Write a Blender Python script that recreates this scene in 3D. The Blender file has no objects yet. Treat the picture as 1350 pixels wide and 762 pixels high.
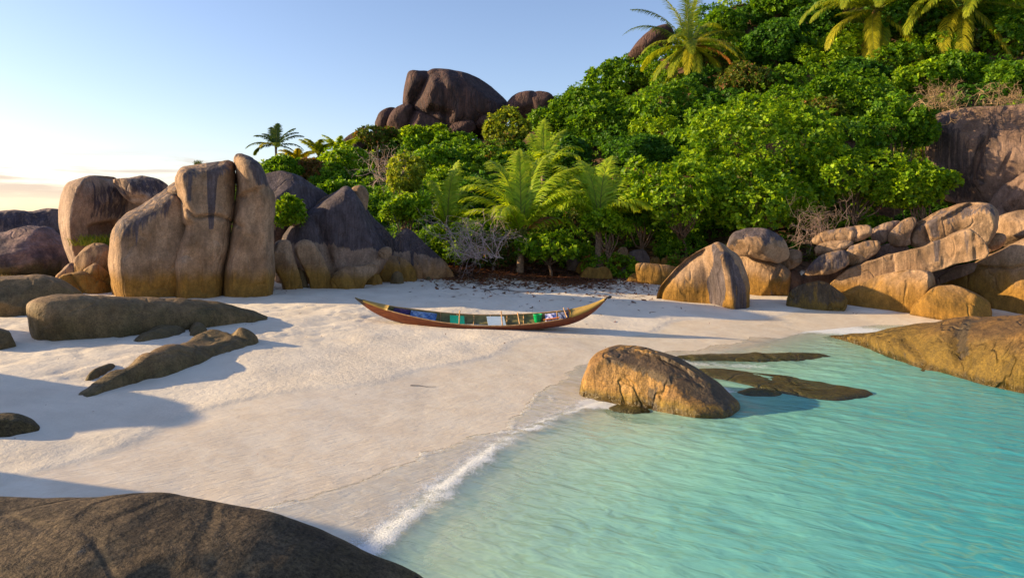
import bpy, math, random
import numpy as np
R = math.radians
rng = np.random.default_rng(7)
random.seed(7)
scene = bpy.context.scene
COL = scene.collection
CAMH = 3.4; F = 900.0; CX = 675.0; HY = 285.0

# ------------------------------------------------------------------ helpers
def sst(a, b, x):
    t = np.clip((np.asarray(x, float) - a) / (b - a), 0, 1)
    return t * t * (3 - 2 * t)

def hash3(ix, iy, iz, seed):
    n = (ix.astype(np.int64) * 374761393 + iy.astype(np.int64) * 668265263 + iz.astype(np.int64) * 2147483647 + seed * 1274126177) & 0xffffffff
    n = ((n ^ (n >> 13)) * 1274126177) & 0xffffffff
    n = ((n ^ (n >> 16)) * 2246822519) & 0xffffffff
    return ((n ^ (n >> 15)) & 0xffffff) / float(0xffffff) * 2 - 1

def vnoise(p, seed=0):
    i = np.floor(p).astype(np.int64); f = p - i
    f = f * f * f * (f * (f * 6 - 15) + 10)
    r = 0
    for dx in (0, 1):
        wx = f[:, 0] if dx else 1 - f[:, 0]
        for dy in (0, 1):
            wy = f[:, 1] if dy else 1 - f[:, 1]
            for dz in (0, 1):
                wz = f[:, 2] if dz else 1 - f[:, 2]
                r = r + wx * wy * wz * hash3(i[:, 0] + dx, i[:, 1] + dy, i[:, 2] + dz, seed)
    return r

def fbm(p, seed=0, oct=4, gain=.5):
    a = 1; s = 0; t = 0
    p = np.array(p, float)
    for k in range(oct):
        s = s + a * vnoise(p, seed + k * 17); t += a
        p = p * 2.03 + 5.3; a *= gain
    return s / t

def mesh_obj(name, V, Fc, mat=None, parent=None, smooth=True, origin=None, attrs=None):
    V = np.asarray(V, float)
    if origin is not None: V = V - np.asarray(origin, float)
    me = bpy.data.meshes.new(name)
    if isinstance(Fc, np.ndarray):
        n, k = Fc.shape
        me.vertices.add(len(V)); me.vertices.foreach_set('co', V.astype(np.float32).ravel())
        me.loops.add(n * k); me.loops.foreach_set('vertex_index', Fc.astype(np.int32).ravel())
        me.polygons.add(n); me.polygons.foreach_set('loop_start', np.arange(0, n * k, k, dtype=np.int32))
        me.update(calc_edges=True)
    else:
        me.from_pydata([tuple(v) for v in V], [], [tuple(f) for f in Fc]); me.update()
    if attrs:
        for an, av in attrs.items():
            av = np.asarray(av, np.float32)
            if av.ndim == 1:
                a = me.attributes.new(an, 'FLOAT', 'POINT'); a.data.foreach_set('value', av)
            else:
                a = me.attributes.new(an, 'FLOAT_COLOR', 'POINT')
                a.data.foreach_set('color', np.hstack([av, np.ones((len(av), 1))]).astype(np.float32).ravel())
    if smooth: me.polygons.foreach_set('use_smooth', np.ones(len(me.polygons), bool))
    if mat: me.materials.append(mat)
    o = bpy.data.objects.new(name, me); COL.objects.link(o)
    if origin is not None: o.location = origin
    if parent: o.parent = parent; 
    if parent and origin is not None: o.location = tuple(np.asarray(origin) - np.asarray(parent.location))
    return o

def tag(o, label=None, cat=None, group=None, kind=None):
    if label: o['label'] = label
    if cat: o['category'] = cat
    if group: o['group'] = group
    if kind: o['kind'] = kind
    return o

def empty(name, loc, label, cat, group=None):
    o = bpy.data.objects.new(name, None); COL.objects.link(o); o.location = loc
    o.empty_display_size = .3
    return tag(o, label, cat, group)

# ------------------------------------------------------------------ terrain
SHORE = np.array([(-9, -60), (-4.6, -10), (-3.4, 0), (-2.6, 4.2), (-2.1, 5.8), (-1.64, 7.2), (-1.1, 8.6), (-.4, 10.2), (.75, 11.8), (1.7, 12.9), (2.6, 14.6), (4.0, 16.3), (6.3, 18.0), (8.6, 20.3),
                  (11.5, 21.6), (16, 21.4), (24, 21.5), (40, 19), (80, 5), (400, -60)], float)
_a = SHORE[:-1]; _b = SHORE[1:]
def shore_s(x, y):
    x = np.atleast_1d(np.asarray(x, float)); y = np.atleast_1d(np.asarray(y, float))
    best = np.full(x.shape, 1e9); sg = np.ones(x.shape)
    for a, b in zip(_a, _b):
        d = b - a; L2 = (d ** 2).sum()
        t = np.clip(((x - a[0]) * d[0] + (y - a[1]) * d[1]) / L2, 0, 1)
        qx = a[0] + t * d[0] - x; qy = a[1] + t * d[1] - y
        dd = qx * qx + qy * qy
        cr = d[0] * (y - a[1]) - d[1] * (x - a[0])
        m = dd < best - 1e-9
        best = np.where(m, dd, best); sg = np.where(m, np.where(cr >= 0, 1, -1), sg)
    return np.sqrt(best) * sg

HX = np.array([-60, -34, -26, -20, -16, -8, 0, 5, 10, 18, 26, 60]); HS = np.array([.0, .02, .07, .19, .25, .27, .34, .41, .50, .67, .80, .85])
def ground(x, y):
    x = np.atleast_1d(np.asarray(x, float)); y = np.atleast_1d(np.asarray(y, float))
    s = shore_s(x, y)
    up = .072 * np.minimum(s, 9) + .03 * np.clip(s - 9, 0, 10)
    dn = np.where(s > -8, .14 * s, -1.12 + .05 * (s + 8)); dn = np.maximum(dn, -3.0)
    z = np.where(s > 0, up, dn)
    p = np.stack([x * .35, y * .35, x * 0], 1)
    z = z + fbm(p, 3, 3) * .10 * sst(1.5, 5, s)
    # raised lip of dry sand behind the swash line, gentle runnel
    t = np.maximum(y - 29.3 - .8 * np.sin(x * .35), 0)
    t = np.minimum(t, 30 + 0 * t) - .9 * np.maximum(t - 32, 0)
    t = np.where(t > 0, np.sqrt(t * t + 1.0) - 1.0, t)
    z = z + np.interp(x, HX, HS) * t * (s > 0)
    z = z + sst(0, 4, t) * fbm(p * .6, 9, 3) * .8
    return z
def g1(x, y): return float(ground(x, y)[0])

_ys = np.concatenate([np.arange(3, 34, .05), np.arange(34, 75, .2)])
def hit(px, py):
    x = (px - CX) / F * _ys; z = CAMH - (py - HY) / F * _ys
    g = ground(x, _ys); k = np.nonzero(z <= g)[0]
    return float(_ys[k[0]]) if len(k) else 60.0
def P(px, py, Y): return np.array([(px - CX) / F * Y, Y, CAMH - (py - HY) / F * Y])

# ------------------------------------------------------------------ node helpers
def newmat(name):
    m = bpy.data.materials.new(name); m.use_nodes = True
    nt = m.node_tree; nt.nodes.clear()
    return m, nt
class NT:
    def __init__(s, nt): s.nt = nt
    def n(s, t, **kw):
        nd = s.nt.nodes.new(t)
        for k, v in kw.items():
            if hasattr(nd, k): setattr(nd, k, v)
            else:
                nd.inputs[k.replace('_', ' ')].default_value = v
        return nd
    def l(s, a, b): s.nt.links.new(a, b)
    def inp(s, nd, key, v):
        if hasattr(v, 'default_value') or hasattr(v, 'is_linked'): s.l(v, nd.inputs[key])
        else: nd.inputs[key].default_value = v
    def noise(s, vec, scale, detail=4, rough=.55, dist=0):
        nd = s.n('ShaderNodeTexNoise'); s.l(vec, nd.inputs['Vector'])
        nd.inputs['Scale'].default_value = scale; nd.inputs['Detail'].default_value = detail; nd.inputs['Roughness'].default_value = rough; nd.inputs['Distortion'].default_value = dist
        return nd.outputs[0]
    def map(s, vec, scale=(1, 1, 1), rot=(0, 0, 0)):
        nd = s.n('ShaderNodeMapping'); s.l(vec, nd.inputs[0]); nd.inputs['Scale'].default_value = scale; nd.inputs['Rotation'].default_value = rot
        return nd.outputs[0]
    def math(s, op, a, b=0, c=None, clamp=False):
        nd = s.n('ShaderNodeMath'); nd.operation = op; nd.use_clamp = clamp
        s.inp(nd, 0, a); s.inp(nd, 1, b)
        if c is not None: s.inp(nd, 2, c)
        return nd.outputs[0]
    def ramp(s, f, lo, hi, a=0, b=1):
        nd = s.n('ShaderNodeMapRange'); nd.interpolation_type = 'SMOOTHSTEP'; s.inp(nd, 0, f)
        nd.inputs[1].default_value = lo; nd.inputs[2].default_value = hi; nd.inputs[3].default_value = a; nd.inputs[4].default_value = b
        return nd.outputs[0]
    def mix(s, f, a, b):
        nd = s.n('ShaderNodeMix'); nd.data_type = 'RGBA'; s.inp(nd, 0, f)
        for i, v in ((6, a), (7, b)):
            if isinstance(v, (tuple, list)): nd.inputs[i].default_value = (*v[:3], 1)
            else: s.l(v, nd.inputs[i])
        return nd.outputs[2]
    def attr(s, name):
        nd = s.n('ShaderNodeAttribute'); nd.attribute_name = name
        return nd
    def bump(s, h, strength, dist, normal=None):
        nd = s.n('ShaderNodeBump'); s.l(h, nd.inputs['Height']); nd.inputs['Strength'].default_value = strength; nd.inputs['Distance'].default_value = dist
        if normal: s.l(normal, nd.inputs['Normal'])
        return nd.outputs[0]
    def bsdf(s, col, rough=.8, spec=.3, normal=None):
        nd = s.n('ShaderNodeBsdfPrincipled')
        if isinstance(col, (tuple, list)): nd.inputs['Base Color'].default_value = (*col[:3], 1)
        else: s.l(col, nd.inputs['Base Color'])
        s.inp(nd, 'Roughness', rough); nd.inputs['Specular IOR Level'].default_value = spec
        if normal: s.l(normal, nd.inputs['Normal'])
        return nd
    def out(s, sh): o = s.n('ShaderNodeOutputMaterial'); s.l(sh, o.inputs[0])

def plain(name, col, rough=.6, spec=.3, noise=0, nscale=8, bump=0):
    m, nt = newmat(name); N = NT(nt)
    tc = N.n('ShaderNodeTexCoord').outputs['Object']
    f = N.noise(tc, nscale, 5)
    c = N.mix(N.ramp(f, .3, .7), tuple(v * (1 - noise) for v in col), tuple(min(1, v * (1 + noise)) for v in col))
    nr = N.bump(N.noise(tc, nscale * 3, 4), .6, bump) if bump else None
    N.out(N.bsdf(c, rough, spec, nr).outputs[0]); return m

def rock_mat(name, c1, c2, stain, gold, goldfac=1.0, rough=.85, spec=.25, bumpd=.02, strat=0, speck=.22, crk=(.8, 2.5)):
    m, nt = newmat(name); N = NT(nt)
    tc = N.n('ShaderNodeTexCoord').outputs['Object']
    big = N.noise(tc, .9, 5, .6)
    c = N.mix(N.ramp(big, .35, .65), c1, c2)
    g = N.math('MULTIPLY', N.attr('gold').outputs['Fac'], goldfac)
    gn = N.noise(N.map(tc, (1.2, 1.2, .6)), 2.2, 5)
    gf = N.ramp(N.math('ADD', g, N.math('MULTIPLY', N.math('SUBTRACT', gn, .5), .7)), .15, .85)
    c = N.mix(gf, c, gold)
    # light mineral runs and dark rain streaks, both vertical
    st = N.noise(N.map(tc, (3.2, 3.2, .16)), 1.6, 6, .6, .25)
    st2 = N.noise(N.map(tc, (7, 7, .35)), 1.7, 5, .65)
    sfac = N.math('ADD', N.attr('stain').outputs['Fac'], N.math('MULTIPLY', N.math('SUBTRACT', N.math('ADD', N.math('MULTIPLY', st, .65), N.math('MULTIPLY', st2, .35)), .5), 2.0))
    sf = N.ramp(sfac, .40, .62)
    has = N.ramp(N.attr('stain').outputs['Fac'], .02, .22)
    sf = N.math('MULTIPLY', sf, has)
    stc = N.mix(N.ramp(st2, .35, .75), stain, tuple(min(1, v * 1.9 + .012) for v in stain))
    c = N.mix(N.math('MULTIPLY', sf, .93), c, stc)
    li = N.ramp(N.noise(tc, 6.5, 8, .75), .60, .68, 0, .45); c = N.mix(li, c, stain)
    mo = N.noise(N.map(tc, (1, 1, .45)), 3.2, 8, .72, .4)
    dk = N.n('ShaderNodeVectorMath'); dk.operation = 'SCALE'; N.l(c, dk.inputs[0]); N.l(N.ramp(mo, .3, .72, .62, 1.22), dk.inputs['Scale']); c = dk.outputs[0]
    sp = N.noise(tc, 30, 4, .85); sp2 = N.noise(tc, 12, 5, .8)
    k = N.math('ADD', N.ramp(sp, .3, .7, 1 - speck, 1 + speck), N.ramp(sp2, .3, .7, -.2, .2))
    vm = N.n('ShaderNodeVectorMath'); vm.operation = 'SCALE'; N.l(c, vm.inputs[0]); N.l(k, vm.inputs['Scale'])
    h = N.math('ADD', N.math('MULTIPLY', N.noise(tc, 5, 9, .68), 1.0), N.math('MULTIPLY', sp, .2))
    h = N.math('ADD', h, N.math('MULTIPLY', N.noise(N.map(tc, (2.2, 2.2, .22)), 1.5, 6, .6, .3), 2.0))
    rdg = N.math('ABSOLUTE', N.math('SUBTRACT', N.noise(N.map(tc, (1, 1, .6)), .7, crk[1], .55, .3), .5))
    h = N.math('ADD', h, N.math('MULTIPLY', N.ramp(rdg, 0, .03), crk[0]))
    if strat:
        h = N.math('ADD', h, N.math('MULTIPLY', N.noise(N.map(tc, (1.2, 1.2, 9), (0, R(6), 0)), 1.3, 5, .6, .6), strat))
    nr = N.bump(h, .8, bumpd)
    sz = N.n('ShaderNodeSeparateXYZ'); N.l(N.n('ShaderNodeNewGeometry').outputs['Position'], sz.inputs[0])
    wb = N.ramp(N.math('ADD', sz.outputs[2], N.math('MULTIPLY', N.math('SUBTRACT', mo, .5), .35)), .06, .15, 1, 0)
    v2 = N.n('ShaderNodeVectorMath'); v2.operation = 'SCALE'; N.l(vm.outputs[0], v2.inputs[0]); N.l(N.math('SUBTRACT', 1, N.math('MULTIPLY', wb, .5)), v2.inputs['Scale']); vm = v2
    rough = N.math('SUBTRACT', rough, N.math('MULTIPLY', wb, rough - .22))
    N.out(N.bsdf(vm.outputs[0], rough, spec, nr).outputs[0]); return m

ROCK = {
 'tan':   rock_mat('granite_tan', (.24, .145, .08), (.36, .235, .145), (.062, .050, .055), (.26, .135, .025), 1.0, bumpd=.045),
 'grey':  rock_mat('granite_streaked', (.26, .17, .12), (.36, .25, .18), (.048, .038, .045), (.32, .17, .07), .8, bumpd=.035),
 'dark':  rock_mat('granite_dark', (.13, .095, .09), (.19, .13, .11), (.04, .033, .042), (.2, .12, .06), .5, bumpd=.035),
 'ledge': rock_mat('granite_ledge', (.30, .19, .16), (.075, .055, .065), (.05, .042, .052), (.10, .08, .03), .7, bumpd=.05, strat=2.2),
 'olive': rock_mat('granite_olive', (.20, .122, .052), (.27, .168, .078), (.05, .04, .03), (.095, .072, .028), .6, rough=.7, bumpd=.03, speck=.35),
 'fore':  rock_mat('granite_foreground', (.070, .048, .028), (.125, .086, .048), (.03, .027, .024), (.10, .07, .02), .6, rough=.78, spec=.2, bumpd=.045, strat=1.2, speck=.6, crk=(.6, 1.0)),
 'wet':   rock_mat('granite_wet_golden', (.22, .115, .028), (.105, .058, .020), (.045, .03, .015), (.15, .09, .012), 1.0, rough=.62, spec=.35, bumpd=.08, speck=.5, crk=(.9, 4)),
 'peak':  rock_mat('granite_peak', (.065, .036, .033), (.10, .056, .048), (.03, .02, .022), (.2, .1, .05), .3, bumpd=.09),
 'slab':  rock_mat('granite_brown_slab', (.15, .092, .065), (.23, .148, .11), (.05, .035, .032), (.3, .17, .07), .3, bumpd=.05),
 'gold':  rock_mat('granite_wet_gold', (.38, .20, .045), (.24, .12, .03), (.06, .038, .018), (.20, .12, .012), 1.0, rough=.55, spec=.4, bumpd=.06, speck=.5, crk=(.9, 4)),
 'reef':  rock_mat('granite_reef', (.19, .14, .03), (.11, .085, .025), (.03, .028, .012), (.12, .10, .015), .6, rough=.5, spec=.4, bumpd=.06, speck=.5),
}

# ------------------------------------------------------------------ rocks
def chaikin(p, it=2, r=.22):
    p = np.asarray(p, float)
    for _ in range(it):
        q = np.roll(p, -1, 0)
        p = np.stack([p * (1 - r) + q * r, p * r + q * (1 - r)], 1).reshape(-1, 2)
    return p

def seg_dist(pts, poly, closed=True):
    a = poly; b = np.roll(poly, -1, 0)
    if not closed: a = poly[:-1]; b = poly[1:]
    best = np.full(len(pts), 1e18); near = np.zeros_like(pts); side = np.zeros(len(pts))
    for p, q in zip(a, b):
        d = q - p; L2 = (d ** 2).sum() + 1e-12
        t = np.clip(((pts - p) @ d) / L2, 0, 1)
        c = p + t[:, None] * d; dd = ((pts - c) ** 2).sum(1)
        m = dd < best; best = np.where(m, dd, best); near[m] = c[m]
        cr = d[0] * (pts[:, 1] - p[1]) - d[1] * (pts[:, 0] - p[0]); side = np.where(m, np.sign(cr), side)
    return np.sqrt(best), near, side

def inside(pts, poly):
    x, y = pts[:, 0], pts[:, 1]; r = np.zeros(len(pts), bool)
    x2, y2 = poly[-1]
    for x1, y1 in poly:
        c = ((y1 > y) != (y2 > y)); 
        with np.errstate(divide='ignore', invalid='ignore'):
            xi = (x2 - x1) * (y - y1) / (y2 - y1 + 1e-15) + x1
        r ^= c & (x < xi); x2, y2 = x1, y1
    return r

def blur(A, it):
    for _ in range(it):
        B = np.pad(A, 1, mode='edge')
        A = (B[:-2, 1:-1] + B[2:, 1:-1] + B[1:-1, :-2] + B[1:-1, 2:] + 4 * B[1:-1, 1:-1]) / 8
    return A

def solid(name, label, cat, poly, O, U, N, T, Rr, style, h, feats=(), stain_shade=(), p=2.2, back=1.0, seed=0, group=None, rough=1.0, W=(0, 0, 1), it=2, parent=None, goldh=(.15, 1.3), zoff=0, sharp=.22, facets=4, grow=.02):
    """poly: outline in (u,w) metres on the plane O+uU+wW; N: horizontal normal towards the viewer."""
    O = np.array(O, float); U = np.array(U, float); N = np.array(N, float); W = np.array(W, float)
    poly = np.asarray(poly, float); _c = (poly.min(0) + poly.max(0)) / 2; _e = (poly.max(0) - poly.min(0)); _v = (poly - _c) / _e; poly = poly + _v / (np.linalg.norm(_v, axis=1)[:, None] + 1e-6) * grow * _e.min()
    poly = chaikin(poly, it, sharp)
    lo = poly.min(0) - h * 1.5; hi = poly.max(0) + h * 1.5
    nx = int((hi[0] - lo[0]) / h) + 2; ny = int((hi[1] - lo[1]) / h) + 2
    gx = lo[0] + np.arange(nx) * h; gy = lo[1] + np.arange(ny) * h
    GX, GY = np.meshgrid(gx, gy, indexing='ij'); pts = np.stack([GX.ravel(), GY.ravel()], 1)
    ins = inside(pts, poly); d, near, _ = seg_dist(pts, poly)
    I = ins.reshape(nx, ny); cell = I[:-1, :-1] | I[1:, :-1] | I[:-1, 1:] | I[1:, 1:]
    ds = np.where(ins, d, 0)
    inr = ds.max(); Rr = min(Rr, inr * .98)
    th = np.clip(ds / Rr, 0, 1) * math.pi / 2
    dn = Rr * (1 - np.cos(th) ** (2 / p)); depth = T * np.sin(th) ** (2 / p)
    # outward 2-D direction
    od = near - pts; od /= (np.linalg.norm(od, axis=1)[:, None] + 1e-9); od[~ins] *= -1
    pos = np.where(ins[:, None], near - od * dn[:, None], near)
    far = ds >= Rr; pos[far] = pts[far]
    depth = blur(depth.reshape(nx, ny), 3).ravel() * ins
    edge = np.clip(ds / (.35 * Rr), 0, 1)
    fr = depth.copy()
    groove_at = np.zeros(len(pts)); late = np.zeros(len(pts))
    for ft in feats:
        k = ft[0]
        if k == 'groove':
            dd, _, _ = seg_dist(pos, np.array(ft[1], float), False)
            wg = max(ft[2], 1.25 * h); g = np.exp(-(dd / wg) ** 2); late = late + ft[3] * g * edge * (ft[2] < .08); fr -= ft[3] * g * edge * (ft[2] >= .08)
            groove_at = np.maximum(groove_at, np.exp(-(dd / (.55 * wg)) ** 2) * (ft[2] < .08))
        elif k == 'fold':
            dd, _, sd = seg_dist(pos, np.array(ft[1], float), False)
            fr -= np.where(sd > 0, ft[2], ft[3]) * np.minimum(dd, ft[4]) * edge
        elif k == 'step':
            dd, _, sd = seg_dist(pos, np.array(ft[1], float), False)
            fr -= ft[3] * sst(-ft[2], ft[2], dd * sd) * edge * (1 if len(ft) < 5 else np.exp(-(dd / ft[4]) ** 2))
        elif k == 'pit':
            pl = np.array(ft[1], float); dd, _, _ = seg_dist(pos, pl); si = np.where(inside(pos, pl), dd, -dd)
            fr -= ft[2] * sst(-.05, ft[3], si)
        elif k == 'tilt':
            c = pts[ins].mean(0); fr += (ft[1] * (pos[:, 0] - c[0]) + ft[2] * (pos[:, 1] - c[1])) * edge
    fr = np.maximum(fr, -.6 * depth * back)
    fr = blur(fr.reshape(nx, ny), 1).ravel() * ins
    frng = np.random.default_rng(900 + seed)
    half = (hi - lo) / 2; mn = float(min(half)); cand = np.nonzero(ins & (ds > .06 * mn))[0]
    for _f in range(int(facets * 4)):
        if len(cand) < 30: break
        q0 = pos[cand[frng.integers(len(cand))]]; rr0 = mn * (.35 + .4 * frng.random())
        r_ = np.linalg.norm(pos - q0, axis=1); kk = ins & (r_ < rr0)
        if kk.sum() < 12: continue
        Am = np.stack([np.ones(kk.sum()), pos[kk, 0] - q0[0], pos[kk, 1] - q0[1]], 1)
        co_, *_ = np.linalg.lstsq(Am, fr[kk], rcond=None)
        lim = co_[0] + co_[1] * (pos[:, 0] - q0[0]) + co_[2] * (pos[:, 1] - q0[1]) + 2.5 * np.maximum(r_ - rr0 * 1.5, 0) ** 2 / mn
        cut = np.maximum(fr - lim, 0); fr = fr - np.minimum(cut, .3 * T)
    fr = fr - late
    used = np.zeros(nx * ny, bool); U2 = np.zeros((nx, ny), bool)
    U2[:-1, :-1] |= cell; U2[1:, :-1] |= cell; U2[:-1, 1:] |= cell; U2[1:, 1:] |= cell
    used = U2.ravel()
    fi = -np.ones(nx * ny, int); fi[used] = np.arange(used.sum()); nf = used.sum()
    bi = fi.copy(); ib = used & ins; bi[ib] = nf + np.arange(ib.sum())
    def to3(q, dep): return O + q[:, :1] * U + q[:, 1:2] * W + dep[:, None] * N
    Vf = to3(pos[used], fr[used]); Vb = to3(pos[ib], -depth[ib] * back)
    Vv = np.vstack([Vf, Vb])
    # surface displacement
    s_, c_ = np.sin(th), np.cos(th); od3 = od[:, :1] * U + od[:, 1:2] * W
    dirf = s_[:, None] * N + c_[:, None] * od3; dirb = -s_[:, None] * N + c_[:, None] * od3
    D = np.vstack([dirf[used], dirb[ib]])
    size = float(min(hi - lo))
    pp = Vv + seed * 13.7
    amp = .045 * min(size, 3) * rough
    disp = fbm(pp / (size * .55 + .15), 11, 3) * amp
    rd = 1 - np.abs(fbm(pp / (size * .4 + .2) * np.array([1, 1, .6]), 31, 3)); disp += (rd - .8) * amp * .7
    disp += fbm(pp * 3.1, 5, 3) * .020 * rough
    Vv = Vv + D * disp[:, None]
    ii = np.nonzero(cell.ravel())[0]; cx_, cy_ = np.unravel_index(ii, cell.shape)
    A = cx_ * ny + cy_; B = (cx_ + 1) * ny + cy_; C = (cx_ + 1) * ny + cy_ + 1; Dd = cx_ * ny + cy_ + 1
    q = np.stack([A, B, C, Dd], 1)
    Fr = fi[q]; Fb = bi[q][:, ::-1]
    # orientation
    nrm = np.cross(U, W); 
    if nrm @ N < 0: Fr = Fr[:, ::-1]; Fb = Fb[:, ::-1]
    Fc = np.vstack([Fr, Fb])
    # attributes
    q2 = np.vstack([pos[used], pos[ib]])
    stn = np.zeros(len(Vv))
    for sp in stain_shade:  # real stains and the few painted shade patches share this attribute
        pl = np.array(sp[0], float); dd, _, _ = seg_dist(q2, pl); si = np.where(inside(q2, pl), dd, -dd)
        fe = sp[2] if len(sp) > 2 else .25
        stn = np.maximum(stn, sp[1] * sst(-fe, fe, si))
    stn = np.maximum(stn, np.concatenate([groove_at[used], np.zeros(ib.sum())]) * .5)
    gz = ground(Vv[:, 0], Vv[:, 1]); gz = np.maximum(gz, 0)
    hh = Vv[:, 2] - gz
    gold = 1 - sst(goldh[0], goldh[1], hh)
    org = np.array([Vv[:, 0].mean(), Vv[:, 1].mean(), Vv[:, 2].min()])
    o = mesh_obj(name, Vv, Fc, ROCK[style], parent, True, org, dict(stain=stn, gold=gold))
    if label: tag(o, label, cat, group)
    return o

_rk = [0]
def rock(label, out, contact=None, Y=None, T=.7, Rr=None, style='tan', feats=(), stain_shade=(), ends=None, name='boulder', cat='boulder', group=None, p=2.5, back=1.0, rough=1.0, dip=.6, goldh=(.15, 1.3), fwd=.85, res=1.7, it=1, sharp=.2, facets=4, grow=.025, yaw=0):
    _rk[0] += 1
    if ends is None:
        if Y is None:
            Yc = hit(*contact); Y = Yc + T * fwd
        oc = np.array(out, float); cxm = np.clip((oc[:, 0].min() + oc[:, 0].max()) / 2, -60, 1410)
        k = (cxm - CX) / F; c0 = np.array([k * Y, Y]); n = -np.array([k, 1.]) / math.hypot(k, 1); cy_, sy_ = math.cos(R(yaw)), math.sin(R(yaw)); n = np.array([n[0] * cy_ - n[1] * sy_, n[0] * sy_ + n[1] * cy_]); u = np.array([-n[1], n[0]])
        O = np.array([c0[0], c0[1], 0]); U = np.array([u[0], u[1], 0]); N = np.array([n[0], n[1], 0])
        def unp(q):
            q = np.asarray(q, float); r = []
            for px, py in q:
                dx = (px - CX) / F; t, s_ = np.linalg.solve(np.array([[dx, -u[0]], [1, -u[1]]]), c0)
                r.append((s_, CAMH - (py - HY) / F * t))
            return np.array(r)
    else:
        (pa, Ya), (pb, Yb) = ends
        a = np.array([(pa - CX) / F * Ya, Ya]); b = np.array([(pb - CX) / F * Yb, Yb])
        u = (b - a) / np.linalg.norm(b - a); n = np.array([u[1], -u[0]])
        if n @ (-(a + b) / 2) < 0: n = -n
        if T: a = a - n * T * fwd
        O = np.array([a[0], a[1], 0]); U = np.array([u[0], u[1], 0]); N = np.array([n[0], n[1], 0])
        Y = (Ya + Yb) / 2
        def unp(q):
            q = np.asarray(q, float); r = []
            for px, py in q:
                dx = (px - CX) / F   # ray (dx,1)*t = a + u*s
                M = np.array([[dx, -u[0]], [1, -u[1]]]); t, s = np.linalg.solve(M, a)
                r.append((s, CAMH - (py - HY) / F * t))
            return np.array(r)
    po = unp(out)
    if contact is not None and dip:
        zc = CAMH - (contact[1] - HY) / F * hit(*contact)
        low = po[:, 1] < zc + .22
        po[low, 1] -= dip
    w = po.max(0) - po.min(0)
    if Rr is None: Rr = .27 * min(w)
    h = max(res * Y / F, .012)
    h = max(h, math.sqrt(w[0] * w[1] / 26000))
    fe = [tuple([f[0], unp(f[1])] + list(f[2:])) if f[0] in ('groove', 'fold', 'step', 'pit') else f for f in feats]
    stn = [tuple([unp(s[0])] + list(s[1:])) for s in stain_shade]
    return solid(name, label, cat, po, O, U, N, T, Rr, style, h, fe, stn, p=p, back=back, seed=_rk[0], group=group, rough=rough, goldh=goldh, it=it, sharp=sharp, facets=facets, grow=grow)

def flatrock(label, out, hgt, style='olive', name='boulder', cat='rock', sink=.35, feats=(), Rr=None, group=None, stain_shade=(), zbase=None, rough=1, tilt=None, goldh=(.1, .6)):
    """a low rock seen from above: outline of its footprint on the ground, rising vertically"""
    _rk[0] += 1
    pts = []
    for px, py in out:
        if zbase is None: Yh = hit(px, py)
        else: Yh = (CAMH - zbase) * F / (py - HY)
        pts.append(((px - CX) / F * Yh, Yh))
    pts = np.array(pts); c = pts.mean(0)
    z0 = (g1(*c) if zbase is None else zbase) - sink
    def unp(q):
        r = []
        for px, py in q:
            Yh = hit(px, py) if zbase is None else (CAMH - zbase) * F / (py - HY); r.append(((px - CX) / F * Yh, Yh))
        return np.array(r)
    w = pts.max(0) - pts.min(0); h = max(.02, 1.8 * c[1] / F, math.sqrt(w[0] * w[1] / 26000))
    fe = [tuple([f[0], unp(f[1])] + list(f[2:])) if f[0] in ('groove', 'fold', 'step', 'pit') else f for f in feats]
    if Rr is None: Rr = .45 * min(w)
    pe = c + (pts - c) * (1 + .25 * sink / max(.2, min(w)))
    return solid(name, label, cat, pe, (0, 0, z0), (1, 0, 0), (0, 0, 1), hgt + sink, Rr, style, h, fe, [tuple([unp(s[0])] + list(s[1:])) for s in stain_shade], W=(0, 1, 0), back=.6, seed=_rk[0], group=group, rough=rough, p=2.1, goldh=goldh, facets=0)

exec_rocks = True
# ---- far left ledges
rock('dark far ledge along the left edge against the sky, split by a diagonal crack', [(-45, 285), (0, 282), (20, 279.5), (40, 280), (52, 277), (63, 274.5), (80, 276), (95, 276), (100, 300), (101, 342), (60, 352), (-45, 352)], Y=30, T=1.6, style='dark', name='rock_ledge', cat='ledge',
     feats=[('step', [(60, 272), (68, 290), (80, 318), (98, 345)], .15, -.4), ('groove', [(60, 272), (68, 290), (80, 318), (98, 345)], .12, .5)], stain_shade=[([(-50, 280), (70, 270), (70, 300), (-50, 310)], .6, .4)])
rock('dark layered sloping ledge with pink worn patches at the left edge', [(-45, 322), (0, 312), (17, 305), (43, 302), (66, 302), (76, 311), (85, 328), (98, 345), (96, 372), (-45, 372)], Y=27, T=2.4, Rr=1.8, style='ledge', name='rock_ledge', cat='ledge', rough=1.7,
     feats=[('step', [(-45, 335), (20, 328), (60, 322), (84, 326)], .1, .3), ('step', [(-45, 352), (20, 345), (60, 338), (96, 343)], .1, .25)])
rock('blocky pink granite boulder with an overhung hollow holding grass', [(86, 285), (88, 262), (91, 249), (100, 241), (118, 236.5), (147, 237), (158, 246), (170, 261), (188, 264), (200, 300), (200, 350), (150, 356), (104, 352), (92, 320)], Y=25.4, T=1.2, style='grey', p=3.2, facets=1, grow=.05, yaw=18,
     feats=[('fold', [(104, 236), (108, 290), (112, 345)], .9, .0, .8), ('pit', [(107, 294), (150, 289), (160, 300), (146, 326), (110, 326)], .9, .12)],
     stain_shade=[([(110, 240), (170, 240), (180, 262), (168, 290), (112, 292)], .58, .4)])
rock('smooth grey capstone behind the hollow boulder, top left skyline', [(147, 238), (160, 237), (173, 236), (185, 233.6), (200, 235), (213, 239), (223, 246), (214, 262), (190, 275), (165, 262)], Y=25, T=1.0, style='grey', stain_shade=[([(150, 235), (220, 235), (220, 262), (160, 258)], .66, .3)],
     feats=[('groove', [(150, 240), (172, 262), (190, 262)], .06, .2)])
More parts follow.
